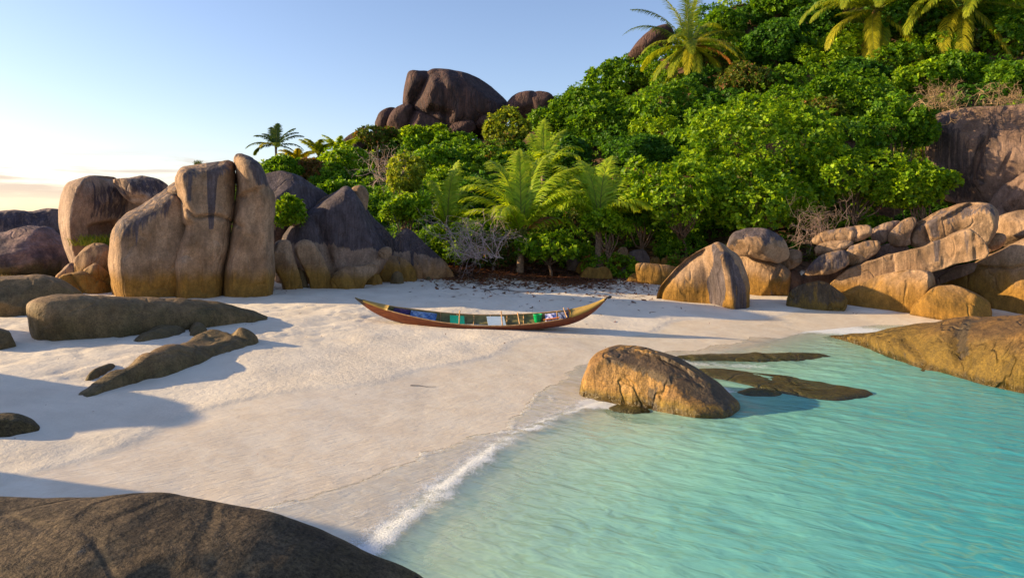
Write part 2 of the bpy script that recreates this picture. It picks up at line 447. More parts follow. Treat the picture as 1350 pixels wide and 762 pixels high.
rock('pointed tan rock below the grass hollow', [(98, 343), (107, 333), (115, 326), (124, 320.5), (141, 323), (149, 335), (149, 375), (127, 380), (100, 380)], Y=23.6, T=.6, style='tan')
rock('small pale grey triangular stone left of the pointed rock', [(73, 366), (84, 354), (93, 345.5), (102, 350), (112, 358), (110, 376), (75, 376)], Y=23.4, T=.4, style='grey', stain_shade=[([(73, 340), (112, 340), (112, 376), (73, 376)], .35)])
rock('leaning tan block squeezed against the large leaning monolith', [(110, 357), (118, 352), (127, 346.5), (136, 353), (148, 366), (153, 392), (121, 396), (112, 380)], Y=22.8, T=.4, style='tan')
rock('low tan wedge below the pointed rock, meeting the long slab', [(77, 366), (92, 362), (110, 358), (126, 366), (145, 377), (153, 398), (107, 402), (84, 385)], Y=22.4, T=.6, style='tan', feats=[('groove', [(92, 360), (112, 388)], .06, .15)])
rock('low olive ledge with a sunlit tip at the left edge', [(-40, 372), (0, 367.5), (30, 366.5), (63, 366), (84, 372), (112, 389), (100, 412), (40, 424), (-40, 424)], contact=(20, 417), T=1.3, style='olive', name='rock_ledge', cat='ledge')
rock('large leaning tan monolith with a pointed top on the left', [(231, 239), (218, 252), (201, 263.5), (185, 274), (167, 281), (153, 291), (146, 302), (143, 313), (145, 346), (149, 372), (153, 396), (200, 402), (238, 402), (250, 330), (252, 290), (243, 245)], contact=(190, 397), fwd=1.35, T=1.25, Rr=.46, style='tan', name='monolith', p=2.15, facets=0, grow=.01, yaw=4,
     feats=[('groove', [(214, 250), (226, 256), (242, 266)], .05, .3), ('fold', [(160, 290), (152, 330), (160, 400)], .0, .8, .5), ('groove', [(216, 252), (240, 263)], .035, .12), ('step', [(244, 300), (215, 300), (205, 340), (210, 395)], .3, -.12)], stain_shade=[([(150, 235), (260, 235), (225, 275), (175, 320), (140, 320)], .58, .4), ([(160, 284), (185, 274), (175, 300), (160, 305)], .6, .25)])
rock('twin stacked granite column with a black rain streak and level cracks', [(231, 238), (234, 228), (239, 221), (254, 216.5), (270, 214.5), (283, 213), (306, 211), (311, 225), (310, 259), (307, 292), (305, 330), (298, 352), (294, 402), (260, 404), (229, 402), (228.5, 352), (236, 322), (246, 299), (238, 294), (236, 262)], contact=(260, 394), T=1.25, Rr=.46, style='tan', name='monolith', p=2.15, facets=0, grow=-.004, yaw=0,
     feats=[('groove', [(235, 262), (257, 287), (283, 284), (296, 288), (310, 296)], .035, .22), ('step', [(236, 262), (257, 287), (283, 284), (310, 296)], .06, -.1, .5), ('fold', [(242, 215), (247, 300), (238, 330), (236, 400)], .8, 0, .35), ('groove', [(246, 240), (244, 258)], .1, .06)],
     stain_shade=[([(272, 214), (288, 213), (285, 250), (281, 302), (275, 302), (273, 260)], 1.0, .05), ([(233, 220), (310, 210), (310, 236), (236, 240)], .58, .3), ([(245, 225), (257, 225), (257, 268), (246, 268)], .6, .1)])
rock('tall rounded granite pillar, highest of the left rock group', [(306, 207), (311, 203.5), (319, 203), (332, 206.5), (343, 214), (350, 226), (355, 245), (363, 256), (364, 275), (360, 295), (360, 330), (363, 366), (356, 392), (323, 402), (300, 402), (291, 395), (293, 362), (300, 330), (307, 300), (309, 280), (311, 262), (311, 230)], contact=(322, 391), T=1.25, Rr=.46, style='tan', name='monolith', p=2.15, facets=0, grow=-.004, yaw=0,
     feats=[('groove', [(309, 261), (323, 261.5)], .03, .15), ('groove', [(306, 291), (318, 299)], .04, .15), ('step', [(330, 205), (338, 250), (342, 300), (350, 395)], .12, -.12), ('step', [(338, 250), (350, 246), (362, 252)], .1, -.18)],
     stain_shade=[([(326, 203), (345, 210), (356, 244), (338, 248), (330, 225)], 1.0, .22), ([(308, 200), (325, 200), (322, 212), (308, 214)], .7, .1)])
rock('dark rounded boulder behind the tall pillar and green bush', [(340, 236), (349, 231), (360, 228.5), (372, 228), (395, 235), (410, 243), (424, 252), (434, 262), (430, 300), (360, 330), (340, 320)], Y=28, T=1.6, style='grey', stain_shade=[([(335, 220), (440, 220), (440, 290), (335, 330)], 1.0, .3)])
rock('small square reddish block beside the bush on the left rocks', [(383, 271), (392, 267), (401, 265.5), (404, 278), (404, 296), (384, 300)], Y=26, T=.35, style='tan', stain_shade=[([(383, 262), (393, 262), (393, 300), (383, 300)], .5)])
rock('slanted reddish slab leaning on the great triangular boulder', [(396, 296), (404, 284), (420, 266), (438, 256), (452, 249), (456, 256), (440, 275), (410, 300)], Y=27.6, T=.5, style='slab')
rock('round tan knob on the crest of the great triangular boulder', [(462, 252), (467, 246.5), (475, 244.5), (482, 248), (486, 258), (484, 275), (476, 285), (464, 270)], Y=28, T=.4, style='tan', stain_shade=[([(460, 244), (470, 244), (474, 285), (464, 285)], .5)])
rock('dark sloping shoulder behind the great triangular boulder', [(455, 252), (470, 254), (480, 267), (492, 288), (508, 302), (522, 318), (528, 335), (520, 352), (470, 352)], Y=28.4, T=.9, style='grey', stain_shade=[([(450, 240), (530, 240), (530, 360), (450, 360)], 1.0, .2)])
rock('great triangular boulder with a black top and pale foot', [(456, 249), (464, 256), (473, 267), (487, 292), (496, 306), (502, 318), (510, 334), (500, 352), (470, 380), (400, 385), (366, 380), (366, 345), (373, 312), (384, 297), (395, 288), (424, 270), (441, 258)], Y=27.2, T=1.2, Rr=.8, style='grey', name='boulder', facets=0, yaw=6,
     feats=[('fold', [(456, 249), (470, 290), (498, 345)], .8, .0, .8), ('groove', [(412, 290), (424, 318), (432, 345)], .12, .18), ('groove', [(445, 310), (440, 340)], .12, .1), ('step', [(424, 268), (430, 320), (440, 350)], .15, -.18)],
     stain_shade=[([(456, 240), (515, 320), (500, 332), (480, 324), (462, 330), (448, 326), (440, 322), (420, 320), (402, 318), (372, 325), (360, 300), (424, 262)], 1.0, .32), ([(429, 283), (436, 283), (434, 322), (429, 322)], -1, .03)])
rock('leaning narrow slab at the foot of the pillar, first of the leaning pair', [(355, 337), (361, 327), (369, 317), (382, 318), (387, 342), (395, 365), (403, 384), (381, 386), (371, 368), (361, 351)], contact=(388, 382), yaw=14, T=.5, style='tan', stain_shade=[([(355, 315), (385, 315), (386, 330), (358, 340)], .4)], fwd=.6)
rock('leaning broad slab with a domed head, second of the leaning pair', [(389, 328), (394, 321), (402, 317), (415, 323), (426, 338), (434, 359), (437, 380), (415, 386), (406, 360), (395, 343)], contact=(424, 382), yaw=14, T=.5, style='tan', feats=[('step', [(415, 322), (418, 345), (428, 380)], .08, .2)], fwd=.6)
rock('ribbed shoulder stone behind the leaning slabs', [(413, 326), (420, 323), (427, 324), (436, 336), (446, 353), (446, 372), (432, 378), (420, 350)], contact=(440, 376), T=.35, style='tan', fwd=1.6)
rock('dark narrow stone wedged between the leaning slabs', [(391, 352), (396, 353), (403, 361), (409, 377), (405, 388), (397, 382)], contact=(403, 380), T=.3, style='olive')
rock('wide low tan rock lying on the sand before the triangular boulder', [(434, 380), (438, 370), (445, 361), (456, 352), (473, 353), (490, 347), (498, 352), (496, 360), (480, 371), (470, 381), (450, 383)], contact=(452, 381), T=.5, style='tan', goldh=(.1, .9))
rock('rounded golden block beside the striped triangular rock', [(494, 348), (502, 340), (511, 336), (524, 336.5), (532, 340), (541, 350), (549, 360), (547, 370), (537, 374), (502, 376), (495, 366)], contact=(520, 372), T=.5, style='tan', feats=[('groove', [(524, 338), (534, 368)], .06, .1)])
rock('small dark stone tucked between two golden rocks', [(478, 372), (484, 362), (491, 359.5), (502, 362), (507, 374), (485, 379)], contact=(492, 375.5), T=.3, style='tan')
rock('egg shaped stone standing on the sand, smallest upright one', [(513, 374), (516, 364), (520, 359), (525, 358), (531, 362), (535, 372), (528, 377)], contact=(523, 374.5), T=.22, style='olive')
rock('triangular rock with dripping black cap at the edge of the dry shrub', [(508, 340), (516, 328), (524, 316), (532, 307), (538, 303), (546, 310), (556, 318), (574, 335), (590, 349), (604, 361), (598, 370), (577, 374), (554, 374), (520, 374)], contact=(575, 369), yaw=14, T=.8, Rr=.8, style='grey', fwd=1.0,
     feats=[('fold', [(538, 303), (556, 340), (562, 372)], .0, .35, .6), ('groove', [(545, 340), (554, 366)], .05, .1)],
     stain_shade=[([(538, 298), (585, 338), (570, 339), (560, 334), (548, 334), (540, 330), (528, 332), (520, 333), (510, 330)], 1.0, .22), ([(537, 330), (543, 330), (541, 350), (538, 350)], .9, .04)])
rock('flat small pebble on the sand below the striped triangular rock', [(553, 368), (558, 363), (564, 361), (574, 364.5), (578, 370), (566, 372)], contact=(566, 370), T=.18, style='olive')
rock('small upright tan stone behind the flat pebble', [(551, 367), (554, 360), (557.5, 357), (564, 359), (566, 367), (558, 370)], contact=(558, 367), T=.2, style='tan')
rock('small pink stone nestled under the triangular boulder', [(499, 331), (504, 327), (510, 325.5), (516, 328), (517, 336), (508, 342), (500, 338)], Y=26.4, T=.25, style='tan', dip=0)
# ---- low rocks on the left sand
rock('long whale backed brown slab lying across the left sand', [(37, 406), (39, 401), (46, 396), (58, 392.5), (75, 390), (94, 389), (126, 391), (134, 389.5), (150, 391), (189, 393), (246, 394.5), (283, 398.5), (318, 406), (347, 415), (370, 428), (352, 436), (320, 440), (277, 442), (246, 444), (189, 455), (142, 463), (94, 472), (63, 474), (47, 458), (40, 432)],
     ends=((60, 14.6), (345, 17.6)), T=.8, Rr=.65, style='olive', name='rock_slab', cat='slab', p=2.1, dip=0, facets=0, it=2,
     feats=[('groove', [(125, 388), (133, 395), (140, 410)], .08, .06), ('step', [(45, 400), (80, 425), (110, 450)], .4, -.1)])
flatrock('narrow pointed wedge rock at the foot of the long slab', [(168, 452), (189, 441), (208, 434), (239, 432), (250, 437), (222, 445), (195, 450)], .18, feats=[('groove', [(180, 448), (235, 436)], .05, .06)])
flatrock('small three cornered olive rock touching the long slab', [(246, 431), (254, 427), (281, 437), (254, 445), (247, 441)], .2)
flatrock('long crooked olive rock tapering across the sand to a split point', [(101, 527), (126, 512), (160, 497), (189, 485), (220, 468), (252, 452), (268, 449), (290, 444), (305, 437), (318, 438), (326, 445), (344, 453), (318, 463), (302, 467), (277, 476), (242, 489), (217, 499), (195, 500), (157, 513), (132, 522)], .34, name='rock_slab', cat='slab', Rr=.5,
     feats=[('groove', [(110, 524), (160, 502), (192, 486)], .07, .16), ('groove', [(285, 448), (318, 455)], .1, .12), ('fold', [(105, 524), (200, 484), (262, 452), (340, 452)], .35, .3, .5), ('groove', [(300, 440), (306, 452)], .08, .1)], rough=1.5)
flatrock('small curved dark rock poking from the sand', [(112, 502), (126, 489), (145, 482), (154, 483), (148, 489), (127, 500)], .10)
flatrock('tiny flat dark rock nearly buried in the sand', [(67, 550), (85, 545), (110, 547), (95, 551), (76, 553)], .035)
rock('dark rounded rock cut by the left edge on the lower sand', [(-40, 556), (-10, 551), (0, 549.5), (20, 551), (42, 558), (52, 567), (56, 620), (25, 660), (-40, 660)], Y=9.5, T=.5, style='fore')
rock('dark rounded rock at the left edge below the mossy stones', [(-30, 434), (0, 434), (16, 439), (26, 447), (34, 460), (10, 472), (-30, 474)], contact=(5, 462), T=.5, style='olive')
rock('mossy low stone at the left edge, upper of two', [(-25, 418), (0, 416), (22, 418), (38, 424), (34, 434), (-25, 440)], contact=(15, 432), T=.5, style='olive', fwd=1.2)
rock('mossy low stone beside the long slab, lower of two', [(-12, 434), (10, 429), (31, 423.5), (42, 430), (42, 446), (10, 446)], contact=(28, 440), T=.4, style='olive')
# ---- foreground rock
rock('huge dark foreground rock filling the bottom left corner', [(-240, 645), (-100, 640), (0, 635), (70, 632), (140, 631), (200, 637), (235, 645), (312, 656), (352, 664), (402, 681), (452, 702), (502, 725), (537, 738), (582, 760), (600, 795), (640, 845), (640, 1095), (-240, 1095)], ends=((0, 5.4), (675, 5.4)), dip=0, grow=-.045, back=.3, fwd=0, T=2.4, Rr=1.25, style='fore', p=2.0, name='foreground_rock', cat='rock', rough=.75, res=2.4, facets=0, it=2,
     feats=[('step', [(-60, 690), (60, 680), (160, 675), (260, 672)], .15, .07), ('step', [(100, 730), (240, 712), (330, 716), (400, 724)], .12, -.05), ('step', [(0, 745), (120, 720), (240, 735)], .12, .05), ('groove', [(296, 661), (330, 685), (355, 705), (420, 735)], .03, .07), ('groove', [(0, 665), (60, 672), (130, 672), (190, 668)], .05, .05), ('groove', [(300, 745), (380, 738), (440, 752)], .04, .05)])
# ---- middle stones under the bushes
MID = 'stones at the foot of the bushes'
for lab, o_, c_, T_, st_ in [
 ('broad flat topped orange stone left of the ridged boulder', [(840, 352), (852, 351), (887, 353), (889, 360), (869, 381), (848, 378)], (860, 375), .4, 'tan'),
 ('small tan stone beside the flat topped orange stone', [(820, 371), (832, 363), (841, 361.5), (844, 371), (827, 376)], (832, 371.5), .2, 'tan'),
 ('double humped orange stone lying on the leaf litter', [(764, 362), (774, 354.5), (786, 356.5), (795, 353.5), (804, 358), (807, 370), (786, 372), (770, 368)], (788, 368), .3, 'tan'),
 ('broad low stone behind the double humped one', [(758, 358), (764, 351), (770, 346.5), (786, 344), (788, 356), (774, 362)], (768, 362), .35, 'tan'),
 ('rounded stone above the double humped one on the right', [(782, 352), (788, 344), (797, 343.5), (805, 354), (803, 362), (790, 364)], (796, 362), .3, 'tan'),
 ('upright narrow orange stone under the bush', [(810, 345), (814, 335), (818, 328), (826, 328), (827, 342), (818, 354)], (817, 360), .25, 'tan'),
 ('dark rounded block under the bush', [(827, 343), (831, 336), (838, 333), (848, 331), (855, 342), (853, 356), (832, 358)], (842, 361), .4, 'dark'),
 ('left of two small square orange stones in the bush shade', [(857, 352), (859, 341), (869, 340.5), (873, 354), (860, 358)], (866, 360), .25, 'tan'),
 ('right of two small square orange stones in the bush shade', [(872, 352), (874, 341), (881, 341), (886, 355), (874, 358)], (879, 360), .25, 'tan'),
 ('brown boulder left of the crooked palm trunk', [(748, 352), (749, 337), (760, 333), (766, 343), (760, 356)], (757, 358), .3, 'dark'),
 ('low orange stone leaning behind the ridged boulder', [(886, 350), (898, 341), (914, 339), (900, 356), (888, 360)], (893, 362), .3, 'tan'),
 ('tilted orange stone at the top of the stone row', [(879, 337), (889, 331.5), (896, 344), (890, 352), (881, 348)], (887, 360), .3, 'tan'),
 ('fist sized pebble under the upright narrow stone', [(811, 353), (815, 349), (820, 353), (818, 360), (812, 359)], (815, 361), .15, 'tan'),
 ('small reddish pebble right of the upright narrow stone', [(820, 356), (826, 350), (833, 355), (830, 362), (822, 362)], (826, 363), .15, 'slab')]:
    rock(lab, o_, contact=c_, T=T_, style=st_, group=MID, name='stone', cat='stone', dip=.35, grow=.12)
# ---- centre right boulders
rock('ridged pointed boulder with a dark stain on the sand right of the boat', [(866, 391), (872, 380), (879, 371), (896, 352), (914, 337), (935, 325), (942, 320.5), (948, 320), (956, 324), (962, 330), (973, 336), (980, 350), (986, 372), (985, 390), (985, 414), (960, 417), (937, 416), (910, 412), (885, 406), (868, 400)], contact=(930, 405), T=1.0, Rr=.75, style='tan', facets=0, fwd=.9, goldh=(-.1, 1.5),
     feats=[('fold', [(945, 316), (948, 333), (957, 360), (962, 385), (963, 420)], .15, 1.3, .6), ('groove', [(940, 322), (946, 345), (950, 375), (948, 405)], .05, .03), ('groove', [(966, 345), (975, 375), (978, 400)], .1, .1)],
     stain_shade=[([(938, 320), (946, 323), (952, 350), (956, 380), (950, 406), (938, 406), (934, 385), (930, 372), (940, 350)], 1.0, .1), ([(952, 330), (962, 330), (974, 350), (984, 380), (984, 412), (966, 410), (960, 370)], .75, .12), ([(895, 365), (925, 350), (930, 372), (915, 385), (898, 385)], .35, .3)])  # second patch paints shade on the flank right of the ridge
rock('rounded pink boulder behind the ridged pointed boulder', [(968, 342), (975, 335), (988, 335), (1009, 340), (1027, 350), (1042, 357), (1040, 375), (1036, 392), (1010, 398), (985, 398), (972, 380)], contact=(1008, 391), T=.9, Rr=.7, style='tan', feats=[('groove', [(1028, 352), (1018, 370), (1022, 392)], .05, .12)], stain_shade=[([(1045, 355), (1045, 400), (985, 400), (1000, 385), (1025, 370)], .4, .2)])
rock('round streaked boulder perched on the pink boulder', [(958, 326), (962, 314), (968, 307), (983, 302.5), (1004, 301), (1018, 305), (1034, 315), (1041, 332), (1038, 342), (1025, 348), (1011, 343), (993, 339), (972, 337), (962, 333)], Y=25.9, T=.9, Rr=.6, style='tan', stain_shade=[([(960, 300), (1020, 298), (1036, 315), (1026, 318), (1018, 312), (1008, 325), (1003, 312), (985, 310), (975, 318), (958, 326)], 1.0, .25)],
     feats=[('fold', [(970, 312), (1000, 322), (1012, 345)], .0, .5, .4), ('step', [(1026, 305), (1022, 330), (1028, 350)], .08, .15)])
rock('small pink slab wedged right of the perched round boulder', [(1022, 351), (1032, 338), (1041, 329), (1050, 330), (1058, 334), (1056, 348), (1038, 357)], contact=(1045, 388), Y=26.6, T=.4, style='tan', dip=0)
rock('brown block in the gap before the stacked slabs', [(1033, 358), (1042, 354), (1052, 356), (1058, 370), (1053, 392), (1036, 394)], contact=(1044, 388), T=.4, style='slab')
rock('dark brown wet looking block standing on the sand corner', [(1035, 400), (1040, 390), (1045, 382), (1061, 374.5), (1082, 371.5), (1096, 376), (1110, 387), (1118, 399), (1100, 408), (1078, 418), (1058, 418)], contact=(1070, 410), T=.6, style='wet', rough=.8, feats=[('fold', [(1060, 374), (1058, 415)], .5, 0, .3)], stain_shade=[([(1040, 370), (1120, 370), (1120, 400), (1040, 400)], .6, .2)], p=2.8)
rock('flat dark pebble on the sand behind the dark block', [(1094, 410), (1098, 406), (1106, 405), (1112, 409), (1102, 413)], contact=(1102, 411), T=.15, style='fore', name='stone', cat='stone')
rock('topmost thin slab of the stacked slabs at the bush edge', [(1070, 316), (1078, 309), (1090, 304.5), (1130, 298), (1146, 296.5), (1150, 303), (1148, 312), (1127, 320), (1082, 324), (1072, 321)], Y=26, T=.45, Rr=.12, style='tan', name='rock_slab', cat='slab', p=3.2, facets=3, feats=[('groove', [(1126, 298), (1130, 306), (1125, 320)], .03, .1)], stain_shade=[([(1085, 300), (1128, 296), (1126, 306), (1085, 312)], .5, .1)])
rock('middle thin slab of the stacked slabs', [(1072, 327), (1084, 320), (1112, 316.5), (1128, 319.5), (1113, 330), (1078, 339)], Y=25.8, T=.45, Rr=.12, style='tan', name='rock_slab', cat='slab', p=3.2, facets=3)
rock('dark streaked bottom slab of the stacked slabs', [(1060, 361), (1070, 347), (1082, 336), (1112, 328.5), (1119, 338), (1118, 350), (1096, 361), (1068, 364)], Y=25.4, T=.7, Rr=.3, style='tan', name='rock_slab', cat='slab', stain_shade=[([(1060, 340), (1120, 325), (1118, 352), (1064, 362)], .62, .1)])
rock('squared tan block joined to the right end of the stacked slabs', [(1115, 327), (1143, 316.5), (1160, 317), (1160, 330), (1137, 346), (1117, 350)], Y=25.2, T=.45, Rr=.13, style='tan', p=3.2, facets=3, stain_shade=[([(1115, 322), (1150, 312), (1150, 325), (1117, 335)], .5, .1)])
rock('shadowy rock under the bottom slab, filling the crevice', [(1048, 372), (1066, 358), (1110, 350), (1150, 330), (1185, 318), (1200, 330), (1180, 345), (1120, 362), (1096, 382), (1060, 382)], Y=26.6, T=.8, style='slab')
rock('streaked pink block between the stack and the big top boulder', [(1148, 303), (1165, 296), (1181, 290), (1192, 294), (1188, 305), (1172, 316), (1160, 323), (1150, 315)], Y=26.2, T=.6, Rr=.25, style='grey', stain_shade=[([(1150, 288), (1192, 288), (1180, 305), (1150, 310)], .5, .1)])
rock('ribbed pale block touching the big top boulder', [(1170, 310), (1180, 300), (1191, 291), (1199, 288), (1208, 287), (1207, 296), (1199, 310), (1200, 324), (1174, 325)], Y=25.8, T=.6, Rr=.22, style='tan', stain_shade=[([(1172, 306), (1190, 290), (1198, 290), (1186, 312)], .6, .08)], p=2.8)
rock('big rounded top boulder with grey streaks on the right pile', [(1195, 306), (1204, 297), (1218, 288), (1238, 279), (1259, 272), (1275, 268), (1290, 267.5), (1306, 270), (1314, 284), (1313, 305), (1297, 328), (1280, 317), (1239, 324), (1205, 326), (1196, 317)], Y=25.2, T=1.1, Rr=.7, style='tan', p=2.6, facets=1,
     feats=[('fold', [(1304, 268), (1296, 300), (1280, 320)], .0, .7, .5), ('groove', [(1219, 300), (1224, 318)], .05, .15), ('step', [(1196, 320), (1222, 300), (1240, 322)], .08, .25)],
     stain_shade=[([(1200, 300), (1240, 276), (1310, 264), (1314, 285), (1290, 285), (1270, 290), (1245, 300), (1215, 305)], .5, .12), ([(1222, 290), (1240, 285), (1240, 312), (1228, 316)], .6, .08)])
rock('long tilted slab with a broken square end across the right pile', [(1094, 374), (1104, 362), (1116, 352), (1140, 345), (1164, 339), (1190, 334), (1212, 329), (1240, 317), (1259, 308), (1276, 303.5), (1286, 310), (1294, 318), (1300, 330), (1299, 342), (1273, 345), (1235, 356), (1205, 360), (1150, 372), (1118, 384), (1097, 384)], Y=24.2, T=.9, Rr=.32, style='tan', name='rock_slab', cat='slab', p=2.8,
     feats=[('fold', [(1268, 303), (1272, 325), (1274, 346)], .0, .9, .4), ('groove', [(1177, 336), (1180, 360)], .035, .05), ('groove', [(1284, 310), (1286, 342)], .05, .1)],
     stain_shade=[([(1230, 318), (1240, 315), (1238, 345), (1232, 345)], .8, .05), ([(1268, 303), (1285, 306), (1290, 345), (1274, 345)], .45, .08)])
rock('golden brown block with a sunlit corner under the long slab', [(1109, 390), (1130, 378), (1150, 370), (1170, 363), (1191, 357), (1222, 357), (1230, 365), (1231, 382), (1212, 399), (1196, 424), (1177, 427), (1150, 420), (1119, 410)], contact=(1165, 414), yaw=-12, T=1.0, Rr=.5, style='tan', p=2.7, goldh=(-.2, 2.2),
     feats=[('fold', [(1218, 358), (1200, 385), (1188, 425)], .0, 1.0, .5), ('fold', [(1160, 388), (1162, 420)], .5, 0, .4)])
rock('small dark slab tucked right of the golden brown block', [(1230, 372), (1244, 360), (1259, 352), (1280, 346), (1290, 347), (1282, 360), (1240, 374)], Y=24.6, T=.5, Rr=.2, style='slab')
rock('round topped golden rock between two larger ones at the waterline', [(1192, 422), (1203, 405), (1218, 390), (1228, 382), (1239, 377.5), (1260, 377), (1290, 392), (1306, 404), (1302, 430), (1232, 434)], contact=(1230, 424), T=.9, Rr=.6, style='tan', goldh=(-.2, 2.4))
rock('broad sloping golden boulder at the right edge', [(1230, 378), (1262, 362), (1293, 347), (1320, 333), (1350, 319), (1420, 295), (1500, 290), (1500, 440), (1300, 436), (1280, 410), (1250, 392)], contact=(1320, 421), yaw=-12, T=1.8, Rr=1.3, style='tan', goldh=(-.2, 2.8), fwd=1.0, feats=[('groove', [(1300, 350), (1345, 352), (1400, 340)], .05, .15), ('groove', [(1262, 372), (1300, 385), (1320, 400)], .05, .12), ('groove', [(1310, 372), (1340, 395), (1350, 420)], .1, .15)])
rock('upper pale boulder at the right edge behind the big top boulder', [(1312, 292), (1322, 285), (1350, 279), (1420, 270), (1500, 270), (1500, 340), (1350, 325), (1324, 325), (1314, 312)], Y=26, T=1.3, style='tan')
rock('small dark stone under the right end of the big top boulder', [(1295, 328), (1302, 317), (1311, 307), (1327, 311), (1322, 326), (1300, 334)], Y=24.6, T=.4, style='tan')
rock('wide golden wedge rock sliding into the turquoise water on the right', [(1050, 447), (1075, 443), (1136, 439), (1170, 434), (1205, 427), (1259, 420), (1307, 418), (1400, 414), (1500, 414), (1500, 600), (1350, 560), (1293, 535), (1239, 510), (1184, 482), (1110, 460)],
     ends=((1070, 19.2), (1350, 14.0)), T=1.6, Rr=1.6, grow=-.01, style='wet', name='rock_slab', cat='slab', p=1.7, dip=0, fwd=.55, facets=0, it=2,
     feats=[('groove', [(1150, 440), (1200, 455), (1262, 463)], .05, .06), ('step', [(1180, 436), (1215, 452), (1300, 500)], .4, -.15), ('groove', [(1235, 445), (1265, 460), (1290, 478), (1312, 490)], .06, .15), ('step', [(1235, 445), (1265, 460), (1290, 478), (1312, 490)], .1, .12, .6), ('groove', [(1290, 425), (1308, 445), (1325, 465)], .12, .16)], stain_shade=[([(1285, 420), (1310, 420), (1340, 462), (1322, 470)], .8, .12)])  # dark patch: cast shadow painted diagonally across the wedge
rock('huge brown cliff slab rising at the right edge below the dry brush', [(1226, 200), (1232, 170), (1238, 156), (1262, 149), (1286, 147), (1310, 146), (1350, 142), (1500, 138), (1500, 330), (1350, 300), (1290, 275), (1240, 260)], Y=31.5, T=2.0, Rr=1.5, style='slab', name='rock_slab', cat='slab', feats=[('groove', [(1330, 145), (1310, 170), (1292, 210), (1280, 250)], .2, .5), ('groove', [(1350, 170), (1330, 215), (1300, 265)], .15, .25)],
     stain_shade=[([(1226, 150), (1255, 150), (1290, 210), (1290, 270), (1230, 260)], .65, .5), ([(1300, 150), (1330, 145), (1300, 250), (1270, 250)], .55, .2)])
rock('ribbed sunlit slab leaning below the brown cliff at the right edge', [(1294, 282), (1306, 262), (1325, 246), (1350, 229), (1420, 190), (1500, 180), (1500, 300), (1350, 290), (1310, 292)], Y=29.5, T=1.4, Rr=.9, style='slab', name='rock_slab', cat='slab', feats=[('groove', [(1350, 240), (1310, 280)], .06, .12), ('groove', [(1350, 258), (1325, 285)], .06, .12), ('groove', [(1380, 222), (1350, 250), (1330, 270)], .06, .1)])
# ---- rocks in the water
rock('golden boulder standing in the shallows at the water edge', [(768, 516), (773, 500), (779, 481), (786, 468), (793, 460), (805, 455), (820, 456), (838, 459), (858, 464), (877, 470), (895, 478), (910, 486), (924, 497), (938, 506), (953, 521), (970, 536), (972, 552), (950, 566), (900, 566), (840, 560), (790, 545), (769, 530)], ends=((770, 12.9), (970, 11.2)), T=.8, Rr=.45, style='gold', p=2.0, fwd=.75, rough=.7, facets=2, it=1, grow=0, goldh=(.0, .35),
     feats=[('fold', [(798, 450), (822, 474), (850, 488), (885, 500), (915, 516), (985, 546)], 1.0, .12, .6), ('fold', [(790, 458), (800, 500), (806, 540)], .2, 0, .3), ('groove', [(868, 500), (874, 520), (878, 545)], .09, .10), ('groove', [(905, 515), (912, 535), (914, 552)], .09, .08)],
     stain_shade=[([(800, 452), (880, 466), (950, 508), (988, 535), (980, 545), (915, 513), (885, 497), (850, 485), (822, 472)], .8, .14), ([(866, 500), (884, 502), (890, 540), (868, 535)], .6, .1)])  # darker face above the ridge, darker strip along the first groove
flatrock('small mossy rock at the sandy foot of the shallows boulder', [(752, 519), (765, 516), (779, 514), (805, 517), (816, 522), (802, 527), (779, 520)], .10, style='reef', sink=.15)
flatrock('low mossy rock awash in front of the shallows boulder', [(792, 536), (815, 532), (852, 536), (866, 542), (840, 546), (805, 543)], .05, style='reef', zbase=0, sink=.25)
flatrock('long thin reef ridge just breaking the surface behind the boulder', [(868, 470), (890, 465), (968, 463), (1033, 462), (1098, 464), (1120, 470), (1066, 475), (1014, 477), (903, 477)], .035, style='reef', zbase=0, sink=.3, name='reef_rock', rough=.8)
flatrock('broad reef shelf under clear water right of the boulder', [(905, 486), (950, 484), (1001, 487), (1050, 492), (1098, 502), (1168, 517), (1098, 529), (1033, 519), (968, 503), (930, 497)], .015, style='reef', zbase=0, sink=.4, name='reef_rock', rough=.5, Rr=.35)
flatrock('small reef lump touching the tail of the shallows boulder', [(960, 514), (988, 509), (1027, 513), (1050, 520), (988, 522)], .03, style='reef', zbase=0, sink=.25, name='reef_rock')
flatrock('sunken reef patch off the golden wedge rock', [(1090, 470), (1160, 472), (1260, 484), (1300, 496), (1200, 494), (1110, 482)], -.06, style='reef', zbase=0, sink=.35, name='reef_rock', rough=1.5)
flatrock('dark sunken rock below the water in the bottom right corner', [(1120, 722), (1190, 700), (1300, 715), (1400, 760), (1300, 800), (1150, 770)], -.09, style='fore', zbase=0, sink=.8, name='reef_rock', rough=1.5)
# ---- peak
PK = dict(style='peak', rough=.8, facets=1, it=2, grow=.07)
rock('massive dark dome crowning the hill against the sky', [(549, 150), (552, 128), (560, 112), (566, 101), (575, 96.5), (591, 98.5), (612, 103), (631, 112.5), (650, 125), (668, 142), (660, 168), (610, 182), (584, 172), (569, 160), (556, 154)], Y=59, T=4.0, Rr=2.6, p=2.0, feats=[('groove', [(577, 98), (585, 125), (590, 165)], .3, .5), ('groove', [(566, 104), (556, 140)], .25, .5), ('groove', [(600, 103), (612, 140), (610, 170)], .3, .3), ('groove', [(572, 152), (594, 158)], .25, .8)], stain_shade=[([(545, 90), (680, 90), (680, 190), (545, 190)], .5, .5)], **PK)
rock('upright dark slab on the sky side of the hilltop dome', [(532, 138), (535, 118), (538, 104), (541, 96), (553, 98.5), (566, 97), (571, 108), (557, 128), (552, 141), (540, 140)], Y=58.4, T=2.0, Rr=1.0, stain_shade=[([(530, 90), (575, 90), (575, 150), (530, 150)], .5, .5)], **PK)
